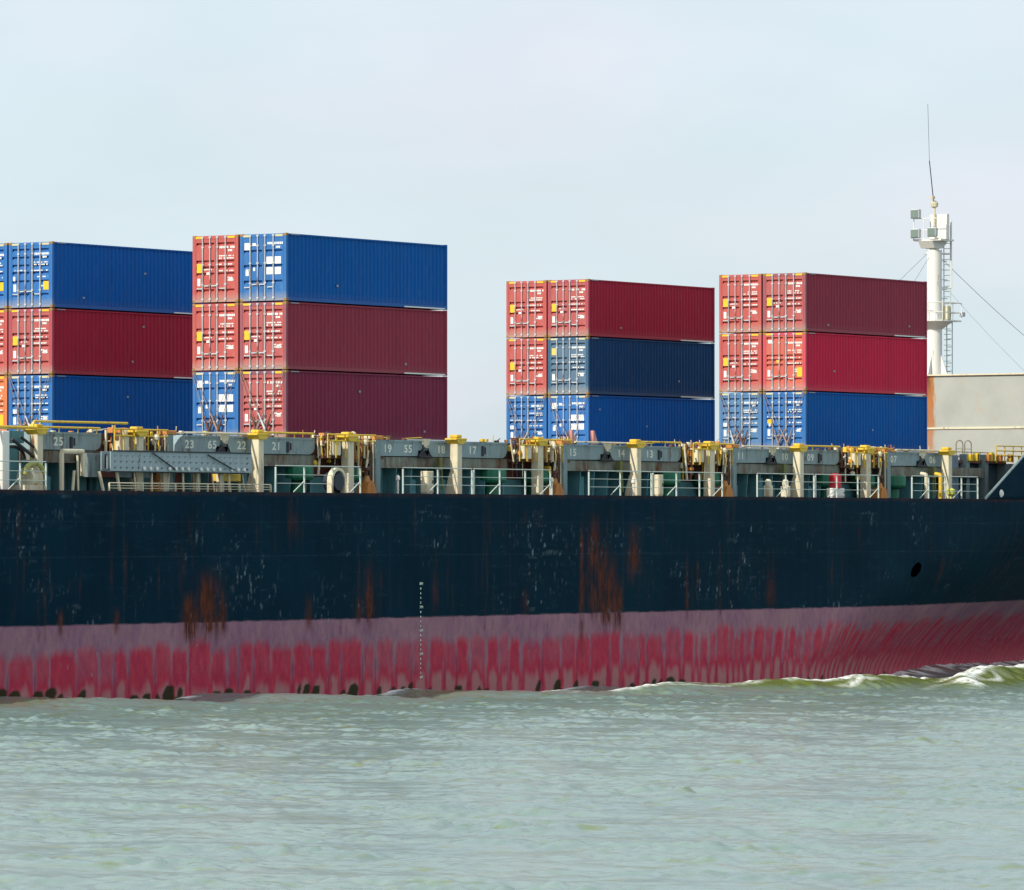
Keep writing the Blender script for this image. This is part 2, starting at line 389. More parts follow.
    rust = np.maximum(rust, np.clip((gen - .60) * 5, 0, 1) * np.clip((gen2 - .45) * 4, 0, 1) * .40 * (Z > 2.6))
    rust = np.maximum(rust, smooth(Z, 8.28, 8.50) * .5 * vnoise(X, Z, .3, .3, 93))
    a['rust'] = np.clip(rust, 0, .9)
    # bright scuffs where the paint is gone
    s1 = vnoise(X, Z, .13, .42, 95, 3); s2 = vnoise(X, Z, 2.6, 1.6, 96); s3 = vnoise(X, Z, .9, .25, 97, 3)
    sc = np.clip((s1 - .72) * 9, 0, 1) * np.clip((s2 - .56) * 6, 0, 1) * .75 * (Z > line) * smooth(8.2 - Z, 0, 1)
    sc = np.maximum(sc, np.clip((s3 - .70) * 5, 0, 1) * np.clip((s2 - .54) * 5, 0, 1) * .22 * (Z > line))
    s4 = vnoise(X, Z, .07, .5, 98, 3)
    sc = np.maximum(sc, np.clip((s4 - .70) * 6, 0, 1) * np.clip((s2 - .47) * 4, 0, 1) * .30 * (Z > line) * smooth(8.3 - Z, 0, 1))
    seam = np.exp(-((Z - 5.9) / .02) ** 2) + np.exp(-((Z - 7.3) / .02) ** 2) + np.exp(-((np.abs((X + 3) % 9.2 - 4.6)) / .04) ** 2)
    sc = np.maximum(sc, np.clip(seam, 0, 1) * .045 * (Z > line) * (.4 + vnoise(X, Z, 1.5, 1, 99)))
    sc = np.maximum(sc, np.clip((s1 - .80) * 9, 0, 1) * .5 * (Z < line) * (Z > 1))
    a['scratch'] = np.clip(sc, 0, 1)
    return a
def sheet_mesh(name, P3, attrs, mat, parent, flip=False):
    n, m = P3.shape[:2]; idx = np.arange(n * m).reshape(n, m)
    q = np.stack([idx[:-1, :-1], idx[:-1, 1:], idx[1:, 1:], idx[1:, :-1]], -1).reshape(-1, 4)
    if flip: q = q[:, ::-1]
    me = bpy.data.meshes.new(name); me.vertices.add(n * m); me.vertices.foreach_set('co', P3.reshape(-1).astype(np.float32))
    me.loops.add(q.size); me.loops.foreach_set('vertex_index', np.ascontiguousarray(q).ravel().astype(np.int32))
    me.polygons.add(len(q)); me.polygons.foreach_set('loop_start', np.arange(0, q.size, 4, dtype=np.int32))
    me.polygons.foreach_set('use_smooth', np.ones(len(q), bool)); me.update(calc_edges=True)
    for k, v in (attrs or {}).items():
        at = me.attributes.new(k, 'FLOAT', 'POINT'); at.data.foreach_set('value', v.ravel().astype(np.float32))
    me.materials.append(mat); o = bpy.data.objects.new(name, me); C.objects.link(o); o.parent = parent; return o
HM = hull_mat()
def build_hull():
    z = np.concatenate([np.array([-2.5, -1.6]), np.arange(-1.3, 8.47, .045), np.array([DECK])])
    sx = np.concatenate([np.linspace(-95, -30, 60), np.arange(-29.9, 67, .085), np.linspace(67.3, 106, 180)])
    t = (sx + 95) / 201
    Zg, Tg = np.meshgrid(z, t, indexing='ij')
    XE = hull_half(0, Zg)[1]
    # straight columns up to X=30, then stretched onto the raked stem
    X0 = -95 + 201 * Tg
    k = smooth(X0, 50, 106); X = X0 - k * (106 - XE) * 1.0
    b, _ = hull_half(X, Zg); b[:, -1] = 0
    P3 = np.stack([X, G['YC'] - b, Zg], -1)
    # hungry-horse plate ripple
    P3[..., 1] += .003 * np.sin(X * 2 * math.pi / .8) * (X < 60)
    starb = sheet_mesh('hull_side', P3, hull_attrs(X, Zg), HM, ship); starb['label'] = 'starboard hull side, navy above worn red underwater paint'
    sl = slice(None, None, 6)
    zi = np.unique(np.concatenate([np.arange(0, len(z), 8), [len(z) - 1]])); ti = np.unique(np.concatenate([np.arange(0, len(t), 8), [len(t) - 1]]))
    Q = np.stack([X, G['YC'] + b, Zg], -1)[np.ix_(zi, ti)]
    sheet_mesh('hull_side', Q, hull_attrs(Q[..., 0] * 1.0, Q[..., 2]), HM, ship, True)
    # transom
    bb, _ = hull_half(np.full(len(z), -95.), z)
    TR = np.stack([np.stack([np.full(len(z), -95.), G['YC'] - bb, z], -1), np.stack([np.full(len(z), -95.), G['YC'] + bb, z], -1)], 1)
    sheet_mesh('transom', TR, {'boot': (TR[..., 2] < 3.24).astype(float)}, HM, ship)
    # weather deck
    xs = np.concatenate([np.arange(-95, 60, 5.), np.linspace(60, 105.9, 36)])
    bd, _ = hull_half(xs, np.full(len(xs), DECK))
    D = np.stack([np.stack([xs, G['YC'] - bd + .01, np.full(len(xs), DECK - .03)], -1), np.stack([xs, G['YC'] + bd - .01, np.full(len(xs), DECK - .03)], -1)], 0)
    sheet_mesh('main_deck', D, None, paint('deck_oxide', (.10, .045, .035), .8, .5), ship)
build_hull()
M_white = paint('white_paint', (.74, .73, .68), .45, .22, (.33, .15, .05), .12)
M_cream = paint('cream_paint', (.68, .61, .44), .55, .42, (.24, .11, .04), .3)
M_grey = paint('grey_green_paint', (.19, .26, .27), .55, .42, (.12, .05, .03), .35)
M_cover = paint('hatch_cover_paint', (.24, .33, .35), .5, .5, (.13, .06, .03), .3)
M_band = paint('coaming_band_paint', (.24, .29, .25), .6, 1.15, (.17, .07, .03), .5)
M_teal = paint('teal_coaming_paint', (.09, .27, .30), .6, .35, (.08, .035, .02), .5)
M_green = paint('green_paint', (.008, .16, .085), .45, .2)
M_yellow = paint('yellow_paint', (.72, .48, .04), .5, .4, (.3, .12, .03), .3)
M_orange = paint('orange_primer', (.60, .24, .05), .6, .5, (.2, .07, .03), .5)
M_rust = paint('rusty_steel', (.13, .055, .035), .85, .4, (.25, .10, .035), .6)
M_dark = paint('dark_steel', (.02, .025, .035), .6, .2)
M_black = paint('chock_shade_navy', (.008, .016, .03), .5)
M_rail = paint('pale_rail_paint', (.46, .53, .50), .5, .2, (.3, .15, .06), .2)
M_galv = paint('galvanised_steel', (.48, .50, .52), .45, .25, (.28, .14, .08), .3)
M_rod = paint('rusty_lashing_steel', (.27, .20, .18), .6, .5, (.25, .10, .06), .4)
M_red = paint('red_paint', (.48, .02, .03), .5, .15)
M_num = paint('numeral_paint', (.78, .80, .70), .6, 0, grime=.3)
M_wall = paint('pale_grey_bulkhead_paint', (.45, .46, .41), .55, .28, (.32, .13, .04), .22)
M_maroon = paint('maroon_oxide', (.16, .05, .04), .8, .5)
M_yband = paint('yellow_marker', (.75, .47, .02), .5, .1)

# bulwark of the raised forecastle
def build_bulwark():
    xs = np.unique(np.concatenate([np.linspace(53.95, 59.3, 24), np.linspace(59.3, 105.5, 80)]))
    top = np.interp(xs, [53.95, 58.1, 59.3, 106], [DECK, 10.77, 11.35, 12.6])
    lv = np.linspace(0, 1, 9)
    for sgn in (-1, 1):
        P3 = np.zeros((len(lv), len(xs), 3)); 
        for i, q in enumerate(lv):
            zz = DECK + (top - DECK) * q; X = xs + .0 * zz
            b, xe = hull_half(np.minimum(X, 105.9), np.full(len(X), DECK)); b = b + (zz - DECK) * .28 * smooth(X, 60, 80)
            P3[i] = np.stack([X, G['YC'] + sgn * b, zz], -1)
        at = {k: np.zeros(P3.shape[:2]) for k in ('boot', 'rust', 'scratch', 'finger', 'pale', 'gapline', 'algae')}
        o = sheet_mesh('bulwark', P3, at, HM, ship, sgn > 0)
        so_ = o.modifiers.new('thick', 'SOLIDIFY'); so_.thickness = .03; so_.offset = 1 if sgn < 0 else 1
        mb = MB(); T_ = P3[-1]
        for a, b in zip(T_[:-1], T_[1:]): mb.tube(a, b, .065, 6)
        mb.build('bulwark_rail', M_grey, ship)
    bd = hull_half(np.minimum(np.linspace(60, 105.5, 30), 105.9), np.full(30, DECK))[0]; x2 = np.linspace(60, 105.5, 30)
    D = np.stack([np.stack([x2, G['YC'] - bd + .05, np.full(30, 10.35)], -1), np.stack([x2, G['YC'] + bd - .05, np.full(30, 10.35)], -1)], 0)
    sheet_mesh('forecastle_deck', D, None, paint('deck_oxide', (.1, .045, .035)), ship)
    MB().box(59.95, 60, -4.0, 28.4, DECK - .03, 10.35).build('forecastle_bulkhead', M_grey, ship)
build_bulwark()
# round fittings on the shell: pale roller by the forecastle break, dark anchor-side opening
MB().lathe((55.6, -4.33, 8.80), [(.17, .12), (.20, .02), (.12, -.05)], 16, 'y').build('fairlead', M_white, ship)
yb = G['YC'] - float(hull_half(46.9, 5.0)[0])
mo = MB().lathe((46.9, yb - .02, 5.0), [(.40, .30), (.42, .0), (.38, -.03), (.02, -.035)], 20, 'y')
mo.v = [(x + (z - 5.0) * .6, y, 5.0 + (z - 5.0) * .85) for x, y, z in mo.v]
mo.build('hull_opening', paint('opening_shade_black', (-.018, -.018, -.018), .9, spec=0, grime=0), ship)  # closed disc; the darkness inside the opening is painted black
for i, x in enumerate([3.9]):
    for k in range(21):
        z_ = 4.62 - .2 * k; m5 = k % 5 == 0
        tx = ('%dM' % (8 - k // 5)) if m5 else str(8 - 2 * (k % 5 - 1))
        text_mesh('draught_mark', tx, (x - (.1 if m5 else .06), -4.267 - .02, z_), .15 if m5 else .125, M_num, ship, 1.25)

# ------------------------------------------------------------------ deck modules, one per bay
P0 = 14.6
YF = -2.55
nums = {-2: (None, None, '25'), -1: ('23|65', '22', '21'), 0: ('19|55', '18', '17'), 1: ('15', '14', '13'), 2: ('11', '10', '09'), 3: ('07', '06', None)}
def cover_panel(x0, x1, notch_l=False, notch_r=False, round_r=False, round_l=False, label=None):
    z0, z1 = 10.13, 10.83
    pts = [(x0 + (.0), z0)]
    if notch_l: pts = [(x0 + .22, z0), (x0, z0 + .32)]
    if round_l: pts = [(x0, z0)]; 
    tl = [(x0, z1)] if not round_l else [(x0 + .05, z0 + .3), (x0 + .25, z1 - .2), (x0 + .6, z1)]
    tr = [(x1, z1)]
    br = [(x1, z0)] if not (notch_r or round_r) else ([(x1, z0 + .36), (x1 - .3, z0 + .02)] if notch_r else [(x1, z0 + .3), (x1 - .12, z0 + .1), (x1 - .35, z0)])
    poly = pts + tl + tr + br
    mb = MB().prism(poly, 'y', YF, 27.0)
    # lip and stacking cones
    mb.box(x0 + .65, x1 - .05, YF - .03, YF, z1 - .09, z1 - .03)
    o = mb.build('hatch_cover', M_cover, ship)
    for xx in np.arange(x0 + .8, x1 - .3, 1.15):
        if random.random() < .55: MB().box(xx, xx + .16, YF + .05, YF + .25, z1, z1 + random.uniform(.05, .10), .02).build('stacking_cone', random.choice([M_rust, M_orange, M_cream]), o)
    return o
def railing(x0, x1, y=-4.15, base=DECK, h=1.05, step=1.75, braces=True, mat=None):
    mat = mat or M_rail; mb = MB()
    n = max(1, round((x1 - x0) / step)); rs = [x0 + (x1 - x0) * i / n for i in range(n + 1)]
    for hz in (.36, .70, 1.05): mb.tube((x0, y, base + hz * h), (x1, y, base + hz * h), .022 if hz > 1 else .013, 6)
    for i, x in enumerate(rs):
        mb.box(x - .02, x + .02, y - .035, y + .035, base, base + h)
        if braces and (i % 2 == 1): mb.tube((x - .03, y + .02, base + .45), (x - .35, y + .30, base + .02), .028, 6)
    return mb.build('railing', mat, ship)
def pillar(x, mat=M_cream, w_=.38, d=.40, flare=True, cap=True, y=-3.3, top=10.86):
    o = MB().box(x - w_ / 2, x + w_ / 2, y, y + d, DECK, top, .03)
    if flare: o.prism([(y + .1, DECK), (y + d + .26, DECK), (y + d + .22, DECK + .25), (y + d, DECK + .95), (y + .1, DECK + .95)], 'x', x - w_ / 2 - .02, x + w_ / 2 - .06)
    o = o.build('support_post', mat, ship)
    MB().box(x + w_ / 2, x + w_ / 2 + .05, y + .05, y + d - .05, DECK, top - .1).build('post_flange', M_rust if random.random() < .5 else M_grey, o)
    if cap:
        c = MB().box(x - .42, x + .42, y - .1, y + d + .12, top, top + .09, .02)
        c.prism([(x - .38, top), (x - .2, top - .16), (x + .2, top - .16), (x + .38, top)], 'y', y - .1, y + d + .1)
        c.box(x - .2, x + .2, y + .02, y + .42, top + .1, top + .24, .03)
        c.build('post_cap', M_yellow, o)
    return o
def bay(k):
    b = P0 * k; a, c_, e = nums[k]
    lo, hi = b - 1.6, b + 2.8
    x_st = b + 3.2 if k > -2 else -19.9
    if k == -2: lo = -30; 
    x_en = b + 13.1
    # coaming, ledge band, stays
    mb = MB().box(x_st, x_en + .2, -1.75, -1.6, DECK, 9.66)
    for x in np.arange(x_st + .35, x_en, 1.15):
        mb.prism([(-1.75, DECK), (-2.35, DECK), (-2.45, 9.66), (-1.75, 9.66)], 'x', x, x + .05)
        if random.random() < .4: mb.box(x + .25, x + .85, -2.1, -1.75, DECK, DECK + random.uniform(.5, 1.05), .03)
    co_ = mb.build('coaming', M_teal, ship)
    MB().box(x_st - .05, x_en + .2, -2.47, 26.9, 9.66, 10.10).box(x_st - .05, x_en + .2, -2.53, -2.2, 9.62, 9.68).build('coaming_ledge', M_band, ship)
    panels = []
    if a: panels.append((b + 3.35, b + 6.50, dict(notch_r=True, round_l=(k == -1)), a))
    if c_: panels.append((b + 6.72, b + 9.28, dict(notch_l=True), c_))
    if e: panels.append((b + 9.36, b + 13.15, dict(round_r=True), e))
    if k == 3: panels[1] = (b + 6.72, b + 8.9, dict(notch_l=True), c_)
    for x0, x1, kw, tx in panels:
        o = cover_panel(x0, x1, **kw)
        for j, s_ in enumerate(tx.split('|')):
            off = .22 + (1.55 if j else 0) + (.5 if tx == e else 0) if not kw.get('notch_l') else (x1 - x0) * .36
            if kw.get('round_l'): off += .5
            text_mesh('hatch_number', s_, (x0 + off, YF - .006, 10.30), .46, M_num, o, 1.25)
        if kw.get('round_r'): MB().box(x0 + 1.75, x0 + 1.9, YF - .05, YF, 10.2, 10.65).box(x0 + 2.0, x0 + 2.08, YF - .03, YF, 10.3, 10.6).build('latch', M_dark, o)
    if a:
        # hinge triangle with hanging chain
        v = MB().tube((b + 6.15, YF - .10, 10.14), (b + 6.75, YF - .12, 10.62), .05, 6).tube((b + 6.7, YF - .1, 10.62), (b + 7.05, YF - .1, 10.1), .04, 6).tube((b + 6.1, YF - .1, 10.14), (b + 7.1, YF - .1, 10.12), .06, 6)
        v.box(b + 6.2, b + 7.0, YF, YF + .3, 10.11, 10.4); v.build('hinge', M_dark, ship)
        w2 = MB().prism([(b + 6.25, 10.9), (b + 6.95, 10.9), (b + 6.72, 10.5), (b + 6.6, 10.5)], 'y', YF - .16, YF - .10); w2.build('hinge_gusset', M_cream, ship)
        h2 = MB().tube((b + 7.55, -2.7, 10.1), (b + 7.55, -2.75, 8.6), .04, 6)
        h2.box(b + 7.4, b + 7.65, -2.85, -2.65, 9.55, 10.1).tube((b + 7.75, -2.7, 9.9), (b + 7.7, -2.8, 8.7), .05, 6)
        h2.build('drain_pipe', paint('olive_paint', (.13, .16, .05), .6, .4), ship)
    # posts
    pillar(b + 8.32)
    if k >= -1:
        pillar(b + 0.15, w_=.42, flare=False, cap=True)
        pillar(b + 2.15, M_grey, w_=.34, d=.4, flare=False, cap=False)
        # orange foot and rusty strut between the posts
        f = MB().prism([(b + 1.2, DECK), (b + 1.95, DECK), (b + 1.78, DECK + .42), (b + 1.62, DECK + .55), (b + 1.36, DECK + .48)], 'y', -3.35, -2.8)
        f.lathe((b + 1.56, -3.1, DECK + .4), [(.2, -.2), (.24, 0), (.16, .15), (.1, .35)], 10)
        f.build('strut_foot', M_orange, ship)
        s_ = MB().tube((b + 1.6, -3.05, DECK + .6), (b + 1.55, -3.05, 9.6), .09, 8).tube((b + 1.55, -3.05, 9.6), (b + 1.75, -3.05, 10.75), .06, 8)
        s_.tube((b + 1.68, -3.2, DECK + .6), (b + 1.72, -3.2, 10.7), .03, 6).box(b + 1.45, b + 1.72, -3.2, -2.9, 9.5, 9.66); s_.build('strut', M_rust, ship)
        MB().tube((b + 1.45, -3.15, 9.6), (b + 1.6, -3.15, 10.35), .05, 6).tube((b + 1.9, -3.2, DECK + .1), (b + 1.88, -3.2, 10.8), .035, 6).build('strut', M_cream, ship)
    # cross-deck (lashing) bridge between the hatches
    if k >= -1:
        MB().box(b - 1.35, b + 3.1, -2.9, 27, 9.98, 10.08).build('lashing_bridge_floor', M_rust, ship)
        MB().box(b - 1.3, b - 1.2, -2.2, 26.8, DECK, 9.98).box(b + 3.05, b + 3.15, -2.2, 26.8, DECK, 9.98).build('lashing_bridge_bulkhead', M_teal, ship)
        MB().box(b - 1.4, b + 3.1, -1.9, -1.8, 9.2, 9.98).build('rusty_plate', M_maroon, ship)
        MB().box(b - 1.4, b + 3.1, -1.95, -1.85, DECK, 9.2).build('low_bulkhead', M_teal, ship)
        MB().box(b - 1.4, b + 3.0, -2.3, -2.2, 10.08, 10.8).build('rusty_plate', M_rust, ship)
        # seats carrying the container corners
        MB().box(b - .45, b + 3.1, -.1, 27, 10.6, 10.82).build('container_seat', M_grey, ship)
        r_ = random.Random(40 + k)
        for i in range(90):  # random stand-in clutter pieces, not identified fittings
            x = r_.uniform(b - 1.5, b + 2.5); y = r_.uniform(-3.1, -2.4); z = r_.choice([r_.uniform(9.3, 10.9), r_.uniform(10.3, 10.95)])
            dx, dz = r_.uniform(.05, .28), r_.uniform(.05, .30); mt = r_.choice([M_rust, M_cream, M_orange, M_rust, M_yellow, M_cream, M_dark, M_orange])
            q = MB()
            kd = r_.random()
            if kd < .45: q.box(x, x + dx, y, y + r_.uniform(.1, .4), z, min(11.05, z + dz), .02)
            elif kd < .75: q.tube((x, y, 9.98 if r_.random() < .6 else 9.3), (x + r_.uniform(-.3, .3), y, 10.95), r_.uniform(.02, .06), 6)
            else: q.lathe((x, y, z), [(.06, 0), (.13, .04), (.13, .16), (.05, .22)], 10, r_.choice('zy'))
            q.build(r_.choice(['clutter_box', 'clutter_case', 'clutter_block'] if kd < .45 else ['pipe', 'stanchion'] if kd < .75 else ['clutter_knob', 'clutter_spool']), mt, ship)
        # cream valve cabinet and yellow frame
        q = MB().box(b - 1.05, b - .45, -3.2, -2.75, 10.1, 10.72, .03); q.build('cabinet', M_cream, ship)
        q = MB()
        for zz in (10.98, 10.72): q.tube((b - 1.5, -3.25, zz), (b + 2.0, -3.25, zz), .035, 6)
        for xx in (b - 1.5, b - .9, b - .2, b + .7, b + 1.4, b + 2.0): q.tube((xx, -3.25, 10.0), (xx, -3.25, 10.98), .03, 6)
        q.build('lashing_bridge_rail', M_yellow, ship)
        MB().box(b + 1.95, b + 2.55, -3.3, -2.7, 10.78, 10.98, .03).build('corner_seat', M_orange, ship)
        MB().lathe((b + 1.1, -3.35, 10.66), [(.02, -.15), (.11, -.08), (.13, .04), (.07, .14)], 12).tube((b + 1.1, -3.3, 10.0), (b + 1.1, -3.3, 10.55), .04, 6).build('deck_lamp', M_cream, ship)
    # green mushroom vents
    for x in ([b - 2.35] if k > -1 else []) + ([b + 1.15] if k >= 0 else []) + ([b + 4.2] if k == 3 else []):
        MB().lathe((x, -2.3, 8.51), [(.32, 0), (.32, .45), (.62, .55), (.68, .65), (.68, 1.08), (.5, 1.14)], 18).build('mushroom_vent', M_green, ship)
    # long yellow bars on the outboard edge
    for (x0, x1, z, y) in ((b + 8.6, b + 12.6, 11.0, -2.9), (b + 3.6, b + 8.4, 10.92, -2.85)):
        if k == 0: continue
        if k == 3 and x0 > b + 8: continue
        q = MB().tube((x0, y, z), (x1, y, z), .045, 6)
        for xx in np.arange(x0 + .2, x1, 1.2): q.tube((xx, y, 10.8), (xx, y, z), .025, 6)
        q.build('yellow_handrail', M_yellow if z > 10.95 else M_cream, ship)
    # hull-edge railing in segments
    if k == -2: railing(-28, -21.6); 
    elif k == 3: railing(b + 2.9, b + 9.6, step=1.55)
    if -1 < k < 3:
        railing(b + 2.75, b + 8.0, step=2.3)
    if -1 < k: pass
    if k in (-1, 0, 1, 2): railing(b + 8.15, b + 14.2, step=1.9)
for k in range(-2, 4): bay(k)
r_ = random.Random(77)
for i in range(90):
    x = r_.choice([r_.uniform(-19, 57), r_.choice([-14.6, 0, 14.6, 29.2, 43.8]) + r_.uniform(-2.6, 3.6)]); y = r_.uniform(-2.75, -2.45); L_ = r_.uniform(.08, .5)
    if .0 < (x % 14.6) < 3.2: y = r_.uniform(-3.2, -2.9)
    q = MB(); kind = r_.random()
    if kind < .45: q.box(x, x + L_ * .5, y, y + .15, 10.84, 10.88 + r_.uniform(.02, .16), .01)
    elif kind < .8: q.tube((x, y, 10.90), (x + L_ * 2.4, y, 10.90 + r_.uniform(-.02, .12)), r_.uniform(.02, .035), 6)
    else: q.tube((x, y, 10.84), (x + r_.uniform(-.1, .1), y, 11.15), .022, 6)
    q.build('lashing_gear', r_.choice([M_yellow, M_cream, M_orange, M_yellow, M_rust, M_cream]), ship)
# aft arch by the picture's left edge: portal frame, mooring fairlead
MB().box(-23.6, -23.15, -3.6, -3.1, DECK, 10.8, .03).build('support_post', M_white, ship)
MB().box(-30, -21.4, -2.9, 27, 10.35, 10.82).build('deck_beam', M_teal, ship)
MB().tube((-22.4, -3.1, 10.5), (-20.9, -3.1, 9.75), .07, 8).tube((-21.9, -3.1, 10.6), (-20.8, -3.1, 10.1), .06, 8).build('brace', M_dark, ship)
q = MB()
for i in range(14):
    t0, t1 = math.pi * i / 14, math.pi * (i + 1) / 14
    q.tube((-22.1 - .75 * math.cos(t0), -2.9, 9.75 + .45 * math.sin(t0)), (-22.1 - .75 * math.cos(t1), -2.9, 9.75 + .45 * math.sin(t1)), .06, 6)
q.tube((-22.85, -2.9, 9.75), (-22.85, -2.9, DECK), .06, 6); q.build('arched_frame', M_dark, ship)
MB().box(-30, -20.2, -1.7, -1.5, DECK, 10.3).build('coaming', M_teal, ship)
MB().tube((-30, -3.45, 10.98), (-21.4, -3.45, 10.95), .06, 6).tube((-21.4, -3.4, 11.2), (-15.2, -3.2, 11.22), .05, 6).tube((-21.5, -3.4, 10.97), (-21.4, -3.4, 11.2), .05, 6).build('yellow_handrail', M_yellow, ship)
MB().lathe((-22.1, -3.5, DECK + .45), [(.42, 0), (.45, .12), (.3, .2), (.3, .5), (.42, .58), (.4, .66)], 16, 'x').box(-22.6, -21.3, -3.9, -3.2, DECK, DECK + .2).build('winch_drum', M_cream, ship)
q = MB()
for i in range(10):
    t0, t1 = math.pi * i / 10, math.pi * (i + 1) / 10
    q.tube((-21.9 - .6 * math.cos(t0), -3.8, DECK + .6 + .45 * math.sin(t0)), (-21.9 - .6 * math.cos(t1), -3.8, DECK + .6 + .45 * math.sin(t1)), .1, 8)
q.build('winch_guard', paint('olive_yellow', (.40, .40, .12), .6, .4), ship)
# U shaped pipes and duct trunks under hatch 25
q = MB()
for x in (-19.55, -18.2):
    q.tube((x, -3.3, DECK + (.6 if x > -19 else 0)), (x, -3.3, 10.0), .10, 8)
q.tube((-19.55, -3.3, 10.05), (-18.2, -3.3, 10.05), .10, 8); q.tube((-19.1, -3.5, DECK), (-19.0, -3.5, 9.3), .06, 8); q.tube((-18.75, -3.5, DECK), (-18.8, -3.5, 9.9), .045, 8)
q.build('pipe_loop', M_cream, ship)
for xa, xb in ((-17.75, -16.9), (-15.9, -14.9), (-14.75, -13.7)): MB().box(xa, xb, -3.2, -2.6, 9.05, 10.0, .02).build('vent_trunk', M_grey, ship)
MB().box(-16.9, -15.95, -3.15, -2.6, 9.05, 9.98, .02).build('vent_trunk', M_maroon, ship, 'rusty red trunk')
for x in np.arange(-17.4, -6.9, 1.05): MB().tube((x, -3.7, DECK), (x + random.uniform(-.25, .25), -3.6, 9.28), random.choice([.035, .05, .07]), 6).build('gangway_support', M_cream, ship)
for x in (-13.2, -11.0, -9.4): MB().box(x, x + .26, -3.5, -3.3, DECK, 9.25).build('gangway_support', M_cream, ship)
MB().box(-9.2, -7.7, -3.3, -2.9, 8.95, 9.25, .02).build('hose_box', M_yellow, ship)
railing(-17.6, -6.8, h=.3, step=2.0, braces=False, mat=M_cream)
MB().box(-12, -6.6, -2.0, -1.8, DECK, 9.6).build('maroon_bulkhead', M_maroon, ship)
# stowed accommodation ladder: a thing of its own hung along the rail
gw = thing('gangway', 'grey perforated gangway stowed along the ship side under hatches 23 and 22', 'gangway', (-12.5, -3.9, 9.3))
def gang():
    L0, L1, z0, z1 = -4.6, 4.6, .0, .78
    side = MB(); cols = 24; rows = [(.0, .09), (.17, .33), (.41, .55), (.63, .78)]
    for a, b in rows: side.box(L0, L1, -.02, .02, a, b)
    for i in range(cols + 1):
        x = L0 + (L1 - L0) * i / cols; side.box(x - .11, x + .11, -.018, .018, .0, .775)
    side.build('side_plate', paint('gangway_grey', (.30, .38, .41), .5, .2), gw)
    s2 = MB()
    for i in range(cols + 1):
        x = L0 + (L1 - L0) * i / cols; s2.box(x - .10, x + .10, .45, .49, 0, .78)
    s2.box(L0, L1, .44, .50, 0, .1).box(L0, L1, .44, .50, .68, .78); s2.build('side_plate', paint('gangway_grey', (.3, .38, .41)), gw)
    MB().box(L0, L1, .02, .44, -.04, .0).build('walkway', M_dark, gw)
    for i in range(17):
        if i % 5 == 3: continue
        x = -2.6 + i * .42; MB().lathe((x, -.07, .12), [(.075, -.04), (.085, 0), (.05, .05)], 8, 'y').build('step_end', M_white, gw)
    MB().tube((L0 + 2.5, -.1, .75), (L0 + 4.0, -.1, .1), .03, 6).tube((L1 - 3, -.1, .7), (L1 - 1.2, -.1, .1), .03, 6).tube((L0, -.06, .8), (L1, -.06, .8), .03, 6).build('ladder_rail', M_dark, gw)
gang()
# mooring chock arch on the deck edge
def arch(x):
    q = MB(); n = 14; r0, r1 = .42, .53
    for i in range(n):
        t0, t1 = math.pi * i / n, math.pi * (i + 1) / n
        def pt(r, t): return (x - r * math.cos(t), DECK + .5 + r * 1.05 * math.sin(t))
        q.prism([pt(r0, t0), pt(r1, t0), pt(r1, t1), pt(r0, t1)], 'y', -4.2, -3.95)
    q.box(x + r0, x + r1, -4.2, -3.95, DECK, DECK + .5); q.box(x - r1, x - r0, -4.2, -3.95, DECK, DECK + .5)
    o = q.build('mooring_chock', M_cream, ship)
    q = MB().lathe((x, -3.85, DECK + .47), [(.36, -.35), (.41, -.2), (.41, .2), (.3, .3)], 18, 'y'); q.build('chock_dark_disc', M_black, o)  # dark disc filling the arch, inner shade of the opening given as colour
arch(-2.0)
# loose or separately standing deck gear
def locker(x, wd, ht, label, y=-3.75, mat=M_cream):
    t = thing('deck_locker', label, 'locker', (x, y, DECK), 'white lockers standing on the side deck')
    MB().box(0, wd, 0, .35, .04, ht, .02).box(.03, wd - .03, .03, .32, 0, .04).build('cabinet_body', mat, t)
    MB().box(.05, wd - .05, -.02, 0, .1, ht - .08).build('door', mat, t)
    MB().box(wd - .14, wd - .1, -.045, -.02, ht * .45, ht * .6).build('handle', M_dark, t)
    return t
locker(5.15, .50, .98, 'tall cream locker on the side deck below hatch number 55')
locker(23.95 - .1, .44, .98, 'tall cream locker on the side deck below hatch number 13')
locker(39.4, 1.15, .46, 'low white box under the red drum on the side deck', y=-3.9, mat=M_white)
def drum(x, y, z, label):
    t = thing('red_drum', label, 'drum', (x, y, z))
    MB().lathe((0, 0, 0), [(.27, 0), (.30, .02), (.30, .28), (.315, .30), (.30, .32), (.30, .6), (.2, .68), (.08, .72)], 18).build('drum_body', M_red, t, smooth=False)
    MB().lathe((0, 0, .72), [(.05, 0), (.05, .06)], 8).build('cap', M_dark, t)
drum(39.95, -3.72, DECK + .46, 'red drum standing on the low white box')
t = thing('fire_hose_cabinet', 'red fire hose cabinet on the coaming under hatch number 15', 'fire cabinet', (16.85, -2.6, 8.95))
MB().box(0, .75, 0, .25, 0, .62, .02).build('cabinet_body', M_red, t); MB().box(.06, .69, -.02, 0, .06, .56).build('door', M_red, t)
MB().box(.6, .65, -.04, -.02, .25, .35).build('handle', M_galv, t)
for x, mt in ((48.75, M_cream), (50.2, M_yband)):
    MB().tube((x, -3.8, DECK), (x, -3.8, 9.75), .09, 10).tube((x, -3.8, 9.7), (x + .0, -3.5, 9.75), .09, 10).build('vent_pipe', mt, ship)
MB().lathe((52.0, -3.4, DECK + .35), [(.02, -.2), (.2, -.12), (.22, .1), (.05, .2)], 12).box(51.95, 52.05, -3.45, -3.35, DECK, DECK + .2).build('bollard', paint('lime_paint', (.5, .55, .1), .6, .2), ship)
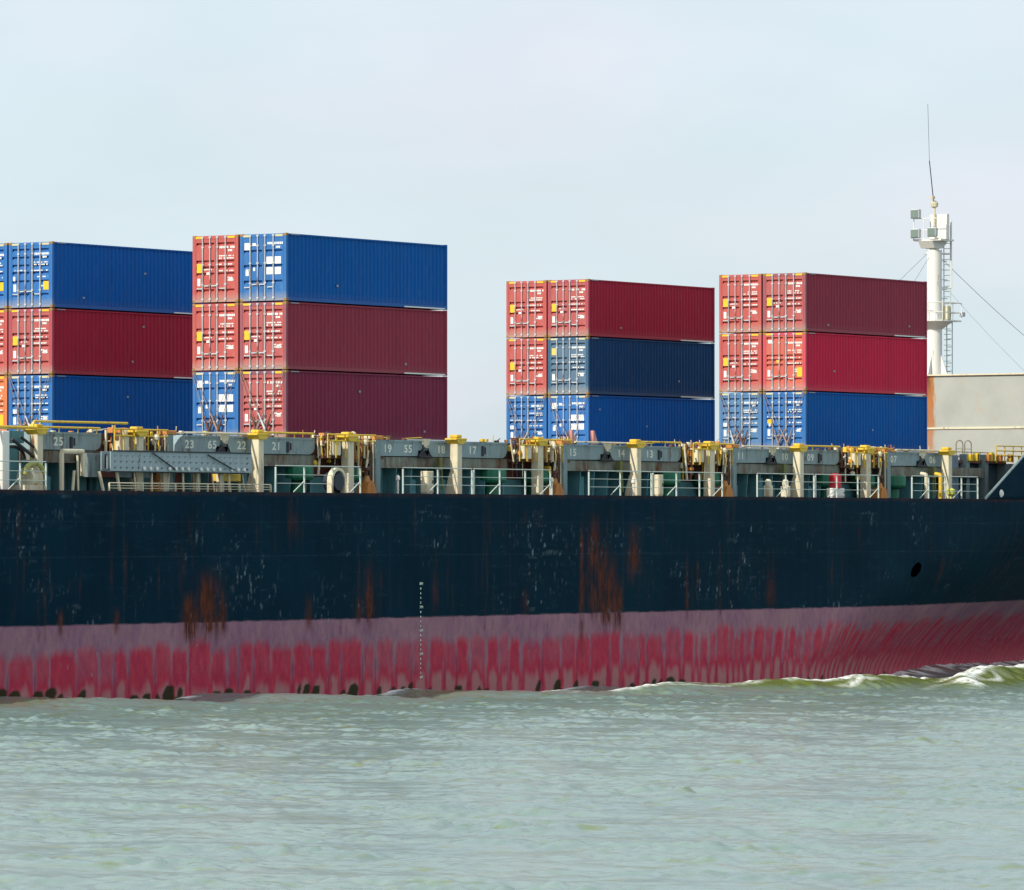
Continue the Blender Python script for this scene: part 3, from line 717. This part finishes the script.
for x in (33.9, 35.5): MB().box(x, x + .28, -3.7, -3.3, DECK, DECK + .55, .04).lathe((x + .14, -3.5, DECK + .55), [(.16, 0), (.16, .2), (.08, .3)], 10).build('valve', M_cream, ship)
for x in (3.3, 22.1, 17.5 - 2.2): MB().tube((x, -3.5, DECK), (x, -3.5, DECK + .6), .05, 8).lathe((x, -3.5, DECK + .55), [(.05, 0), (.1, .05), (.09, .18), (.03, .25)], 10).build('sounding_pipe', M_white, ship)
# red/white traffic-cone-like lashing horns on hatch 15
for x in (18.55, 20.35):
    MB().prism([(x, 10.85), (x + .42, 10.85), (x + .12, 11.47), (x + .02, 11.47)], 'y', -2.45, -2.3).build('stopper', paint('pink_primer', (.62, .28, .24), .6, .3), ship)
MB().box(17.0, 18.4, -2.6, -2.3, 10.84, 11.05, .02).build('corner_seat', M_yellow, ship)
# forward end: ladder hoops, posts, rails before the breakwater
q = MB()
for x in (52.6, 53.9): q.tube((x, 1.0, DECK), (x, 1.0, 11.3), .035, 6)
for z in np.arange(8.9, 11.2, .3): q.tube((52.6, 1.0, z), (53.9, 1.0, z), .02, 6)
q = q.build('ladder', M_dark, ship)
def hoop(xa, y, z, h):
    q = MB(); pts = [(xa, y, z)] + [(xa + .35 - .35 * math.cos(t), y, z + h + .2 * math.sin(t)) for t in np.linspace(0, math.pi, 8)] + [(xa + .7, y, z)]
    for zz in (.35, .75): pts2 = [(xa, y, z + zz * h), (xa + .7, y, z + zz * h)]; q.path(pts2, .018)
    q.path(pts, .03); q.build('ladder_hoop', M_cream, ship)
hoop(57.6, -.6, 10.4, .95); hoop(58.5, -.6, 10.4, .95)
MB().box(53.5, 54.6, -2.4, -1.6, DECK, 10.75, .03).build('vent_trunk', paint('blue_grey', (.14, .2, .27), .5, .3), ship)
for xa in (55.4, 57.4): MB().box(xa, xa + .35, -2.4, -2.0, DECK, 10.8).build('support_post', M_grey, ship)
MB().box(52.9, 53.4, -2.3, -1.9, 9.3, 10.4, .03).build('vent_trunk', M_maroon, ship)
MB().box(52, 60, -2.2, 27, 10.35, 10.5).build('deck_beam', M_rust, ship)
q = MB().tube((47, -.4, 11.0), (62, -.4, 10.95), .03, 6).tube((47, -.4, 10.78), (62, -.4, 10.72), .05, 6)
for x in np.arange(53.5, 62, 1.4): q.tube((x, -.4, 10.5), (x, -.4, 11.0), .025, 6)
q.build('yellow_handrail', M_cream, ship)
for i in range(14):
    x = random.uniform(55, 61); MB().box(x, x + random.uniform(.06, .28), -2.6, -2.35, 10.45, 10.5 + random.uniform(.05, .4), .02).build('corner_seat', random.choice([M_yellow, M_orange, M_yband, M_yellow]), ship)
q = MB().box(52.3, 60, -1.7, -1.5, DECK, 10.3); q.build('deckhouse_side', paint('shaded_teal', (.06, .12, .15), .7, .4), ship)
q = MB()
for zz in (10.75, 11.0, 11.25): q.tube((58.2, -2.6, zz), (66, -2.6, zz), .03, 6)
for x in np.arange(58.2, 66.1, .9): q.tube((x, -2.6, 10.4), (x, -2.6, 11.25), .03, 6)
q.build('yellow_handrail', M_yellow, ship)
# yellow rails on the fore part
q = MB()
for zz in (11.5, 12.0, 12.5): q.tube((70, 0, zz - .1), (76.5, 0, zz), .035, 6)
for x in np.arange(70, 76.6, 1.3): q.tube((x, 0, 10.4), (x, 0, 12.5), .04, 6)
q.build('fore_rail', M_yellow, ship)

# breakwater (tall pale bulkhead facing aft) and foremast
bw = MB().box(78.3, 78.45, 3.0, 21.4, 10.35, 15.52)
def stained_wall():
    g = N('rust_run_bulkhead'); co_ = g.coord()
    big = g.noise(co_, .5, 4); fine = g.noise(g.coord((1, 1.5, .35)), 3, 6, .7)
    col = g.mix(g.rng(big, .3, .7), c4((.38, .40, .365)), c4((.31, .33, .305)))
    t = g.n('ShaderNodeTexCoord'); sx = g.n('ShaderNodeSeparateXYZ'); g.l(t.outputs['Object'], sx.inputs[0])
    y = g.math('ADD', sx.outputs[1], g.math('MULTIPLY', g.math('SUBTRACT', fine, .5), .9))
    m = g.math('MULTIPLY', g.rng(y, 12.15, 12.35), g.rng(y, 13.3, 13.0))
    m = g.math('MULTIPLY', m, g.rng(sx.outputs[2], 11.6, 14.2, .75, 1))
    core = g.math('MULTIPLY', g.rng(sx.outputs[2], 14.2, 15.5), g.math('MULTIPLY', g.rng(y, 12.4, 12.55), g.rng(y, 13.1, 12.9)))
    spots = g.math('MULTIPLY', g.rng(g.noise(g.coord((1, 1.6, .5)), 1.1, 6, .72), .60, .70), .7)
    col = g.mix(spots, col, c4((.46, .27, .12)))
    col = g.mix(m, col, c4((.36, .13, .028)))
    col = g.mix(core, col, c4((.10, .035, .015)))
    g.l(col, g.b.inputs['Base Color']); g.b.inputs['Roughness'].default_value = .6
    return g.m
bw.build('breakwater', stained_wall(), ship)
MB().box(78.18, 78.5, 2.9, 21.5, 15.52, 15.60).build('breakwater_cap', M_cream, ship)
MB().box(78.24, 78.3, 3.0, 21.4, 12.55, 12.65).build('breakwater_ledge', paint('yellowish_white', (.66, .62, .46), .6, .3), ship)
MB().box(78.1, 78.3, 12.75, 13.05, 13.0, 13.8, .02).build('red_box', paint('dull_red', (.28, .08, .07), .7, .3), ship)
mast = bpy.data.objects.new('foremast', None); C.objects.link(mast); mast.parent = ship; mast.location = (79.6, 12.95, 0); mast['label'] = 'white foremast with floodlights and ladders'
def m_(mb, name, mat, smooth=False): return mb.build(name, mat, mast, smooth=smooth)
mm = MB().tube((0, 0, 15.1), (0, 0, 22.6), .42, 24).tube((0, 0, 22.6), (0, 0, 23.3), .26, 16)
for dx, dy in ((0, -1), (0, 1), (-1, 0), (1, 0)):
    if dx: mm.prism([(dx * .36, 15.1), (dx * 1.0, 15.1), (dx * .36, 16.9)], 'y', -.03, .03)
    else: mm.prism([(dy * .36, 15.1), (dy * 1.0, 15.1), (dy * .36, 16.9)], 'x', -.03, .03)
m_(mm, 'mast_pole', M_white)
MB().box(78.45 - 79.6, 1.4, -1.4, 1.4, 10.3, 15.1).build('mast_house', M_wall, mast)
pf = MB().lathe((0, 0, 0), [(.42, 18.15), (.95, 18.55), (1.05, 18.60), (1.05, 18.68)], 20).box(0, 1.3, -1.0, .5, 18.6, 18.68)
m_(pf, 'platform', M_white)
q = MB(); ring = [(1.05 * math.cos(t), 1.05 * math.sin(t)) for t in np.linspace(math.pi * .2, math.pi * 1.3, 10)] + [(0.3, -1.0), (1.3, -1.0), (1.3, .5), (.9, .6)]
for zz in (19.1, 19.65): q.path([(x, y, zz) for x, y in ring], .03)
for x, y in ring: q.tube((x, y, 18.65), (x, y, 19.65), .025, 6)
q.build('platform_railing', M_white, mast)
m_(MB().box(1.15, 1.5, -1.15, -.9, 18.9, 19.15, .03), 'navigation_light', M_galv)
m_(MB().box(.35, .7, -.62, -.3, 18.7, 19.5, .03), 'junction_box', M_cream)
q = MB()
for z in np.arange(15.2, 23, .3): q.tube((.72, -.62, z), (.72, -.2, z), .018, 5)
q.tube((.72, -.62, 18.7), (.72, -.62, 24), .03, 6).tube((.72, -.2, 18.7), (.72, -.2, 24), .03, 6).tube((.95, -.6, 15.3), (.95, -.6, 18.6), .03, 6).tube((.95, -.25, 15.3), (.95, -.25, 18.6), .03, 6)
for z in np.arange(15.4, 18.6, .45): q.tube((.95, -.6, z), (.95, -.25, z), .02, 5)
for z in (19.9, 20.4, 20.95, 21.5, 22.0): q.tube((.3, -.25, z), (.72, -.4, z), .025, 5)
q.build('mast_ladder', M_rail, mast)
q = MB().tube((.75, -.65, 20.5), (.75, -.65, 24.3), .05, 8)
for z in (20.5, 22.4): q.tube((0, 0, z), (.75, -.65, z), .05, 6).tube((-.5, .5, z), (.75, -.65, z), .03, 6)
q.build('cable_post', M_white, mast)
m_(MB().box(-.7, .8, -.8, 1.0, 23.1, 23.2).prism([(-.5, 22.7), (.4, 22.7), (1.0, 23.1), (-.8, 23.1)], 'y', -.3, .6).box(.1, .16, -.85, .35, 23.2, 24.6).box(-.1, .1, -.85, -.8, 23.2, 24.6), 'top_platform', M_white)
q = MB()
for (x, y) in ((-.65, .95), (-.65, .3), (-.65, -.7)): q.tube((x, y, 23.2), (x, y, 24.4), .03, 6)
for zz in (23.7, 24.35): q.tube((-.65, .95, zz), (-.65, -.7, zz), .025, 6)
q.build('platform_railing', M_white, mast)
M_lens = paint('lamp_glass', (.16, .22, .19), .2)
for (y, z) in ((.75, 24.6), (.75, 23.5), (-.32, 23.55)):
    f_ = MB().box(-.95, -.65, y - .28, y + .28, z - .25, z + .28, .04).build('floodlight', M_galv, mast)
    MB().box(-.97, -.95, y - .22, y + .22, z - .2, z + .22).build('lens', M_lens, f_)
m_(MB().tube((0, 0, 23.2), (0, 0, 25.2), .07, 8).lathe((0, 0, 24.95), [(.05, 0), (.2, .08), (.22, .3), (.1, .42)], 12).box(-.35, -.1, -.1, .1, 25.45, 25.6), 'topmast', M_cream)
m_(MB().tube((0, .05, 25.3), (-.12, .25, 27.6), .028, 6).tube((-.12, .25, 27.6), (-.1, .36, 30.8), .011, 6), 'whip_antenna', M_dark)
def wire(a, b, r=.016, sag=.3):
    pts = [Vector(a).lerp(Vector(b), t) - Vector((0, 0, sag * 4 * t * (1 - t))) for t in np.linspace(0, 1, 9)]
    return MB().path(pts, r, 5).build('stay_wire', M_dark, mast)
wire((.5, 0, 22.3), (17.5, -.4, 15.4), .013); wire((1.0, -.3, 20.4), (17.5, -.4, 12.9), .006)
wire((-.3, .3, 22.4), (-9.5, 9, 11.5), .010); wire((-.3, .1, 22.3), (-9.5, 3, 11.5), .009)
MB().tube((17.5, -.4, 10.3), (17.5, -.4, 16.2), .12, 10).build('jackstaff', M_white, mast)

# ------------------------------------------------------------------ containers
CL, CW, CH = 12.192, 2.438, 2.896
PAL = {'blue': (.0, .100, .385), 'navy': (.006, .055, .16), 'red': (.49, .046, .040), 'crimson': (.60, .018, .065), 'maroon': (.30, .036, .066), 'plum': (.22, .027, .066),
       'deepred': (.40, .018, .048), 'orange': (.66, .15, .03), 'bluegrey': (.06, .155, .36), 'blue2': (.002, .10, .38), 'cobalt': (.0, .108, .42)}
DOOR = {'blue': (.03, .22, .52), 'navy': (.11, .16, .27)}
M_decal = paint('white_decal', (.78, .78, .75), .5, 0, grime=.15)
M_cast = paint('casting_steel', (.30, .17, .06), .7, .5, (.12, .05, .02), .4)
M_gask = paint('door_gasket', (.05, .06, .07), .8)
def cont_mat(name, rgb):
    key = 'container_' + name
    if key in _mc: return _mc[key]
    g = N(key); r1 = g.noise(g.coord((.6, .6, .25)), 1.2, 5, .65); r2 = g.noise(g.coord((3, 3, .6)), 2.0, 6, .7)
    col = g.mix(g.rng(r1, .3, .75, 0, .30), c4(rgb), c4([v * .7 for v in rgb]))
    col = g.mix(g.rng(r2, .52, .85, 0, .30), col, c4([v * .6 + .12 for v in rgb]))
    r3 = g.noise(g.coord((1.1, 1, .05)), 2.0, 3, .6); col = g.mix(g.rng(r3, .35, .7, 0, .28), col, c4([v * .62 + .012 for v in rgb]))
    sp = g.noise(g.coord((1, 1, 1)), 9, 3, .6)
    col = g.mix(g.rng(sp, .74, .80, 0, .6), col, c4((.16, .07, .04)))
    # dusty lower edge, real dirt kicked up on the sill
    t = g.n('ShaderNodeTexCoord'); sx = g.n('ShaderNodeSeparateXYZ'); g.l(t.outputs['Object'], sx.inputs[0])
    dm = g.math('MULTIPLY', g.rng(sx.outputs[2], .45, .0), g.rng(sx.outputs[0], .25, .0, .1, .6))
    col = g.mix(g.math('MULTIPLY', g.rng(sx.outputs[0], .14, .10), g.rng(r2, .2, .8, .06, .20)), col, c4((.30, .47, .43)))   # dusty wash that also paints extra sunlit paleness onto the door end
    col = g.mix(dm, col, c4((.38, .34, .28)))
    g.l(col, g.b.inputs['Base Color']); g.b.inputs['Roughness'].default_value = .55; g.b.inputs['Specular IOR Level'].default_value = .12
    _mc[key] = g.m; return g.m
GROOVES = {'red': (.13, .39, .48, .575, .82), 'squares': (.26, .48, .71), 'many': (.12, .24, .36, .47, .60, .80), 'navy': (.12, .37, .47, .575, .82), 'orange': (.10, .40, .475, .56, .80)}
def corr_side(mb, y, sgn, x0, x1, z0, z1):
    """trapezoid-corrugated wall in the X direction; sgn = outward direction along Y"""
    n = 42; p_ = (x1 - x0) / n; d = .04; pts = [(x0, 0)]
    for i in range(n):
        a = x0 + i * p_
        pts += [(a + p_ * .22, 0), (a + p_ * .42, d), (a + p_ * .72, d), (a + p_ * .92, 0)]
    pts.append((x1, 0))
    vs = [(x, y - sgn * (q + .004), z) for z in (z0, z1) for x, q in pts]; m = len(pts)
    mb.add(vs, [(i, i + 1, m + i + 1, m + i) for i in range(m - 1)])
def container(x, y, z, color, style, label, deco=None, scale_seed=0):
    t = thing('shipping_container', label, 'container', (x, y, z), 'shipping containers stacked on deck')
    r_ = random.Random(scale_seed * 13 + 5)
    dn = {'maroon': 'brick_sunlit', 'plum': 'brick_sunlit', 'deepred': 'brick_sunlit', 'crimson': 'vermilion_sunlit', 'navy': 'slate'}.get(color, color)
    dmat = cont_mat(dn, {'brick_sunlit': (.45, .050, .052), 'vermilion_sunlit': (.60, .075, .045), 'slate': (.07, .12, .22)}.get(dn) or PAL[color])  # red doors: brighter copies of the side paint, sunlit tone put into the colour
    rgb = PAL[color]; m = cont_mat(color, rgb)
    b = MB()
    for px in (0, CL - .14):
        for py in (0, CW - .14): b.box(px, px + .14, py, py + .14, .115, CH - .115)
    for py in (0, CW - .07):
        b.box(.14, CL - .14, py, py + .07, .02, .17); b.box(.14, CL - .14, py, py + .07, CH - .085, CH - .02)
    for px in (0, CL - .1): b.box(px, px + .1, .14, CW - .14, CH - .17, CH - .02); b.box(px, px + .1, .14, CW - .14, .02, .16)
    corr_side(b, 0.03, -1, .14, CL - .14, .17, CH - .085); corr_side(b, CW - .03, 1, .14, CL - .14, .17, CH - .085)
    n = 20
    vs = []; 
    for i in range(n * 2 + 1):
        yy = .14 + (CW - .28) * i / (n * 2); dd = .03 if (i // 1) % 2 else 0
        vs += [(CL - .04 - dd, yy, .16), (CL - .04 - dd, yy, CH - .17)]
    b.add(vs, [(2 * i, 2 * i + 2, 2 * i + 3, 2 * i + 1) for i in range(n * 2)])
    b.add([(.1, .07, CH - .03), (CL - .1, .07, CH - .03), (CL - .1, CW - .07, CH - .03), (.1, CW - .07, CH - .03)], [(0, 1, 2, 3)])
    b.add([(.1, .07, .15), (CL - .1, .07, .15), (CL - .1, CW - .07, .15), (.1, CW - .07, .15)], [(3, 2, 1, 0)])
    for xx in np.arange(.6, CL - 3.6, .6): b.box(xx, xx + .05, .07, CW - .07, .03, .15)
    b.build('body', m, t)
    # white strip painted in for the bright gap under the front end
    MB().box(CL - 3.35, CL - .18, -.004, .0, .022, .075).build('bright_gap_strip', M_decal, t)
    # castings
    for px in (-.006, CL - .172):
        for py in (-.006, CW - .156):
            for pz in (0, CH - .118): MB().box(px, px + .178, py, py + .162, pz, pz + .118, .012).build('corner_casting', M_cast if px < 1 else m, t)
    # header markings on the door end
    for (u0, u1) in ((.18, .56), (1.87, 2.25)):
        MB().box(-.006, 0, CW - u1, CW - u0, CH - .14, CH - .05).build('height_marking', M_yband if color not in ('blue', 'blue2', 'navy', 'bluegrey', 'cobalt') else paint('faded_marker', (.55, .50, .28), .6), t)
    # doors; u counts from the port edge (left as seen from aft)
    z0, z1 = .165, CH - .175
    for li, (u0, u1) in enumerate(((.15, 1.212), (1.226, 2.288))):
        d = MB(); ya, yb_ = CW - u1, CW - u0
        d.box(.004, .055, ya, ya + .05, z0, z1); d.box(.004, .055, yb_ - .05, yb_, z0, z1)
        prof = [(.012, z1)]
        for fr in GROOVES[style]:
            zc = CH * (1 - fr); prof += [(.012, zc + .062), (.11, zc + .05), (.11, zc - .01), (.012, zc - .10)]
        prof.append((.012, z0)); k = len(prof)
        d.add([(px, ya + .05, pz) for px, pz in prof] + [(px, yb_ - .05, pz) for px, pz in prof], [(i, i + 1, k + i + 1, k + i) for i in range(k - 1)])
        for gy in (ya + .05, yb_ - .05):
            pass
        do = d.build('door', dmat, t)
        rods = (.56, .95) if li == 0 else (1.34, 1.78)
        for u in rods:
            q = MB().tube((-.03, CW - u, .05), (-.03, CW - u, CH - .05), .026, 8)
            for zz in (.12, .75, 1.6, 2.35, 2.78): q.box(-.045, .0, CW - u - .055, CW - u + .055, zz, zz + .07)
            lr = q.build('lock_rod', M_galv, do)
            hz = .42 if u in (.56, 1.78) else .54
            MB().box(-.06, -.03, CW - u - .02, CW - u + .30, CH * (1 - .80) + (hz - .42), CH * (1 - .80) + .05 + (hz - .42)).build('handle', M_galv, lr)
        # lettering plates
        q = MB()
        def mark(ua, ub, fa, fb):
            MB().box(-.002, .010, CW - ub, CW - ua, CH * (1 - fb), CH * (1 - fa)).build('door_plate', M_decal, do)
        def glyph(ua, ub, fa, fb): q.box(-.002, .010, CW - ub, CW - ua, CH * (1 - fb), CH * (1 - fa))
        def line(ua, ub, f, h=.05, fill=.8):
            u = ua
            while u < ub:
                wd = r_.uniform(.04, .08)
                if r_.random() < fill: glyph(u, min(u + wd, ub), f, f + h / CH)
                u += wd + .022
        if li == 1:
            line(1.45, 2.26, .165 if style != 'squares' else .13, .095, .95); line(1.9, 2.12, .215 if style != 'squares' else .19, .085, 1)
            if style == 'squares':
                for fa in (.345, .50): mark(1.40, 1.72, fa, fa + .105); mark(1.84, 2.16, fa, fa + .105)
            else:
                for f in (.30, .335, .425, .52, .625, .66): line(1.42 + (.4 if f > .6 else 0), 2.2, f, .055, .75)
                if style != 'orange': mark(1.95, 2.15, .635, .685)
        else:
            if style == 'squares': mark(.24, .50, .135, .24); mark(.66, .84, .14, .18); line(.3, .5, .52, .1, 1); mark(.70, .80, .50, .55)
            elif style == 'navy': pass
            elif style == 'red': line(.62, 1.05, .50, .05, .7); mark(.75, .9, .55, .585)
            if style in ('orange',): mark(.30, .52, .13, .185)
            if style == 'many': line(.25, .95, .42, .05, .5); line(.25, .45, .52, .2, .8)
            mark(.27, .42, .64, .75) if style != 'squares' else mark(.30, .46, .52, .62)
        if q.v: q.build('lettering', M_decal, do)
        yl = {'red': (0, .24, .53, .42, .555), 'navy': (0, .24, .50, .19, .31), 'many': (1, 1.95, 2.24, .60, .73), 'orange': (1, 1.95, 2.24, .60, .76)}.get(style)
        if deco == 'noplac': yl = None
        if deco == 'yl_left' : yl = (0, .26, .62, .47, .54)
        if yl and yl[0] == li: MB().box(-.006, .010, CW - yl[2], CW - yl[1], CH * (1 - yl[4]), CH * (1 - yl[3])).build('placard', M_yband if style != 'navy' else paint('gold_decal', (.7, .5, .12), .5), do)
        if style == 'orange' and li == 0: MB().box(-.006, .010, CW - .98, CW - .78, CH * (1 - .52), CH * (1 - .47)).build('placard', M_yband, do)
    MB().box(.0, .03, CW - 1.228, CW - 1.210, .17, CH - .18).build('door_gasket', M_gask, t)
    # small stencils on the long side
    q = MB()
    q.box(.35, .95, -.004, .0, CH - .075, CH - .035)
    for i in range(r_.randint(0, 2)): xx = r_.uniform(.4, 11); zz = r_.uniform(.3, 2.4); q.box(xx, xx + .12, -.004, .027, zz, zz + .09)
    q.build('stencil', paint('faded_stencil', (.30, .33, .38), .6), t)
    return t
RP = 2.531
def Zt(l): return TOPZ - CH - l * HH
stacks = [   # (bay x, row, tier from top, colour, door style, deco, label)
 (0, 0, 0, 'blue', 'squares', None, 'blue top container with four white squares on its door, right of a red one'),
 (0, 0, 1, 'maroon', 'red', None, 'dull maroon container directly under the blue one with four white door squares'),
 (0, 0, 2, 'plum', 'red', 'noplac', 'plum red container at the bottom of the aft stack above hatch 21'),
 (0, 1, 0, 'red', 'red', None, 'red container top of its stack, just left of the blue one with white door squares'),
 (0, 1, 1, 'red', 'red', None, 'red middle container with a red one above it and a blue white-squared one below'),
 (0, 1, 2, 'blue', 'squares', None, 'pale blue bottom container left of the plum red one, white squares on its door'),
 (0, 5, 0, 'cobalt', 'many', None, 'blue container on top of the leftmost fully seen stack, above a deep red one'),
 (0, 5, 1, 'deepred', 'red', None, 'deep red container between two blue ones in the leftmost fully seen stack'),
 (0, 5, 2, 'blue', 'many', 'noplac', 'blue container at the bottom of the leftmost fully seen stack, above hatch 25'),
 (0, 6, 0, 'cobalt', 'many', None, 'blue top container at the left photo edge, only a sliver of its door showing'),
 (0, 6, 1, 'red', 'red', 'noplac', 'red container at the left edge of the photo, between blue above and orange below'),
 (0, 6, 2, 'orange', 'orange', None, 'orange container with a yellow placard at the bottom of the stack at the left edge'),
 (1, 0, 0, 'maroon', 'red', None, 'maroon container on top of the forward stack beside the white foremast'),
 (1, 0, 1, 'crimson', 'orange', None, 'bright crimson container in the middle of the forward stack beside the foremast'),
 (1, 0, 2, 'blue', 'many', 'yl_left', 'blue container at the bottom of the forward stack, left of the rusty breakwater post'),
 (1, 1, 0, 'red', 'red', None, 'red container top of its stack, just left of the top maroon one near the foremast'),
 (1, 1, 1, 'red', 'red', None, 'red container in the middle of its stack, just left of the bright crimson one'),
 (1, 1, 2, 'bluegrey', 'many', 'noplac', 'faded grey blue container at the bottom, under two red ones near the foremast'),
 (1, 5, 0, 'deepred', 'red', None, 'deep red container on top of the navy one in the middle group of stacks'),
 (1, 5, 1, 'navy', 'navy', None, 'dark navy container with greyish doors and a small gold emblem'),
 (1, 5, 2, 'cobalt', 'squares', None, 'bright blue container directly under the dark navy one'),
 (1, 6, 0, 'red', 'red', None, 'red top container at the left end of the middle group'),
 (1, 6, 1, 'red', 'red', None, 'red container with yellow placard just left of the navy one, above a blue one'),
 (1, 6, 2, 'blue', 'many', 'noplac', 'blue bottom container under two red ones, left of the navy stack'),
]
BX = 43.46
for i, (bx, row, tier, colr, sty, deco, lab) in enumerate(stacks):
    container(BX * bx + (random.uniform(-.01, .01)), row * RP + (.04 if row >= 5 and bx else 0), Zt(tier), colr, sty, lab, deco, i)
# lashing rods crossing the door ends of the bottom tier
side_w = {1: 'right', -1: 'left'}
for (bx, row, nm) in ((0, 0, 'plum red'), (0, 1, 'blue white-squared'), (0, 5, 'blue leftmost'), (1, 0, 'blue forward'), (1, 1, 'grey blue'), (1, 5, 'bright blue middle'), (1, 6, 'left blue middle')):
    x = BX * bx - .16; y0 = row * RP
    for sg in (1, -1):
        for hi in (0, 1):
            # from the middle of the base to the opposite castings
            yb2 = y0 + CW / 2 + (sg * .14 if not hi else -sg * .42); yt = y0 + CW / 2 + sg * (CW / 2 - .05); zt = Zt(2) + CH + (.10 if hi else -.05)
            t = thing('lashing_rod', '%s lashing rod leaning %s over the door of the bottom %s container' % (('crossing long' if hi else 'steep inner'), side_w[sg], nm), 'lashing rod', (x, yb2, Zt(2) + .0), 'lashing rods on the bottom containers')
            a = Vector((0, 0, 0)); bvec = Vector((.06, yt - yb2, zt - Zt(2)))
            MB().tube(bvec * .38, bvec, .013, 6).build('rod', M_rod, t)
            MB().tube(bvec * .02, bvec * .36, .03, 8).tube(bvec * .12, bvec * .26, .05, 8).build('turnbuckle', random.choice([M_rod, M_galv, M_rust]), t)

# ------------------------------------------------------------------ settle the ship's trim on the level sea
for o in list(C.objects):
    if o.parent is None and o.name.split('.')[0] not in ('camera', 'sun', 'water'):
        o.matrix_world = T @ Matrix.Translation(o.location)
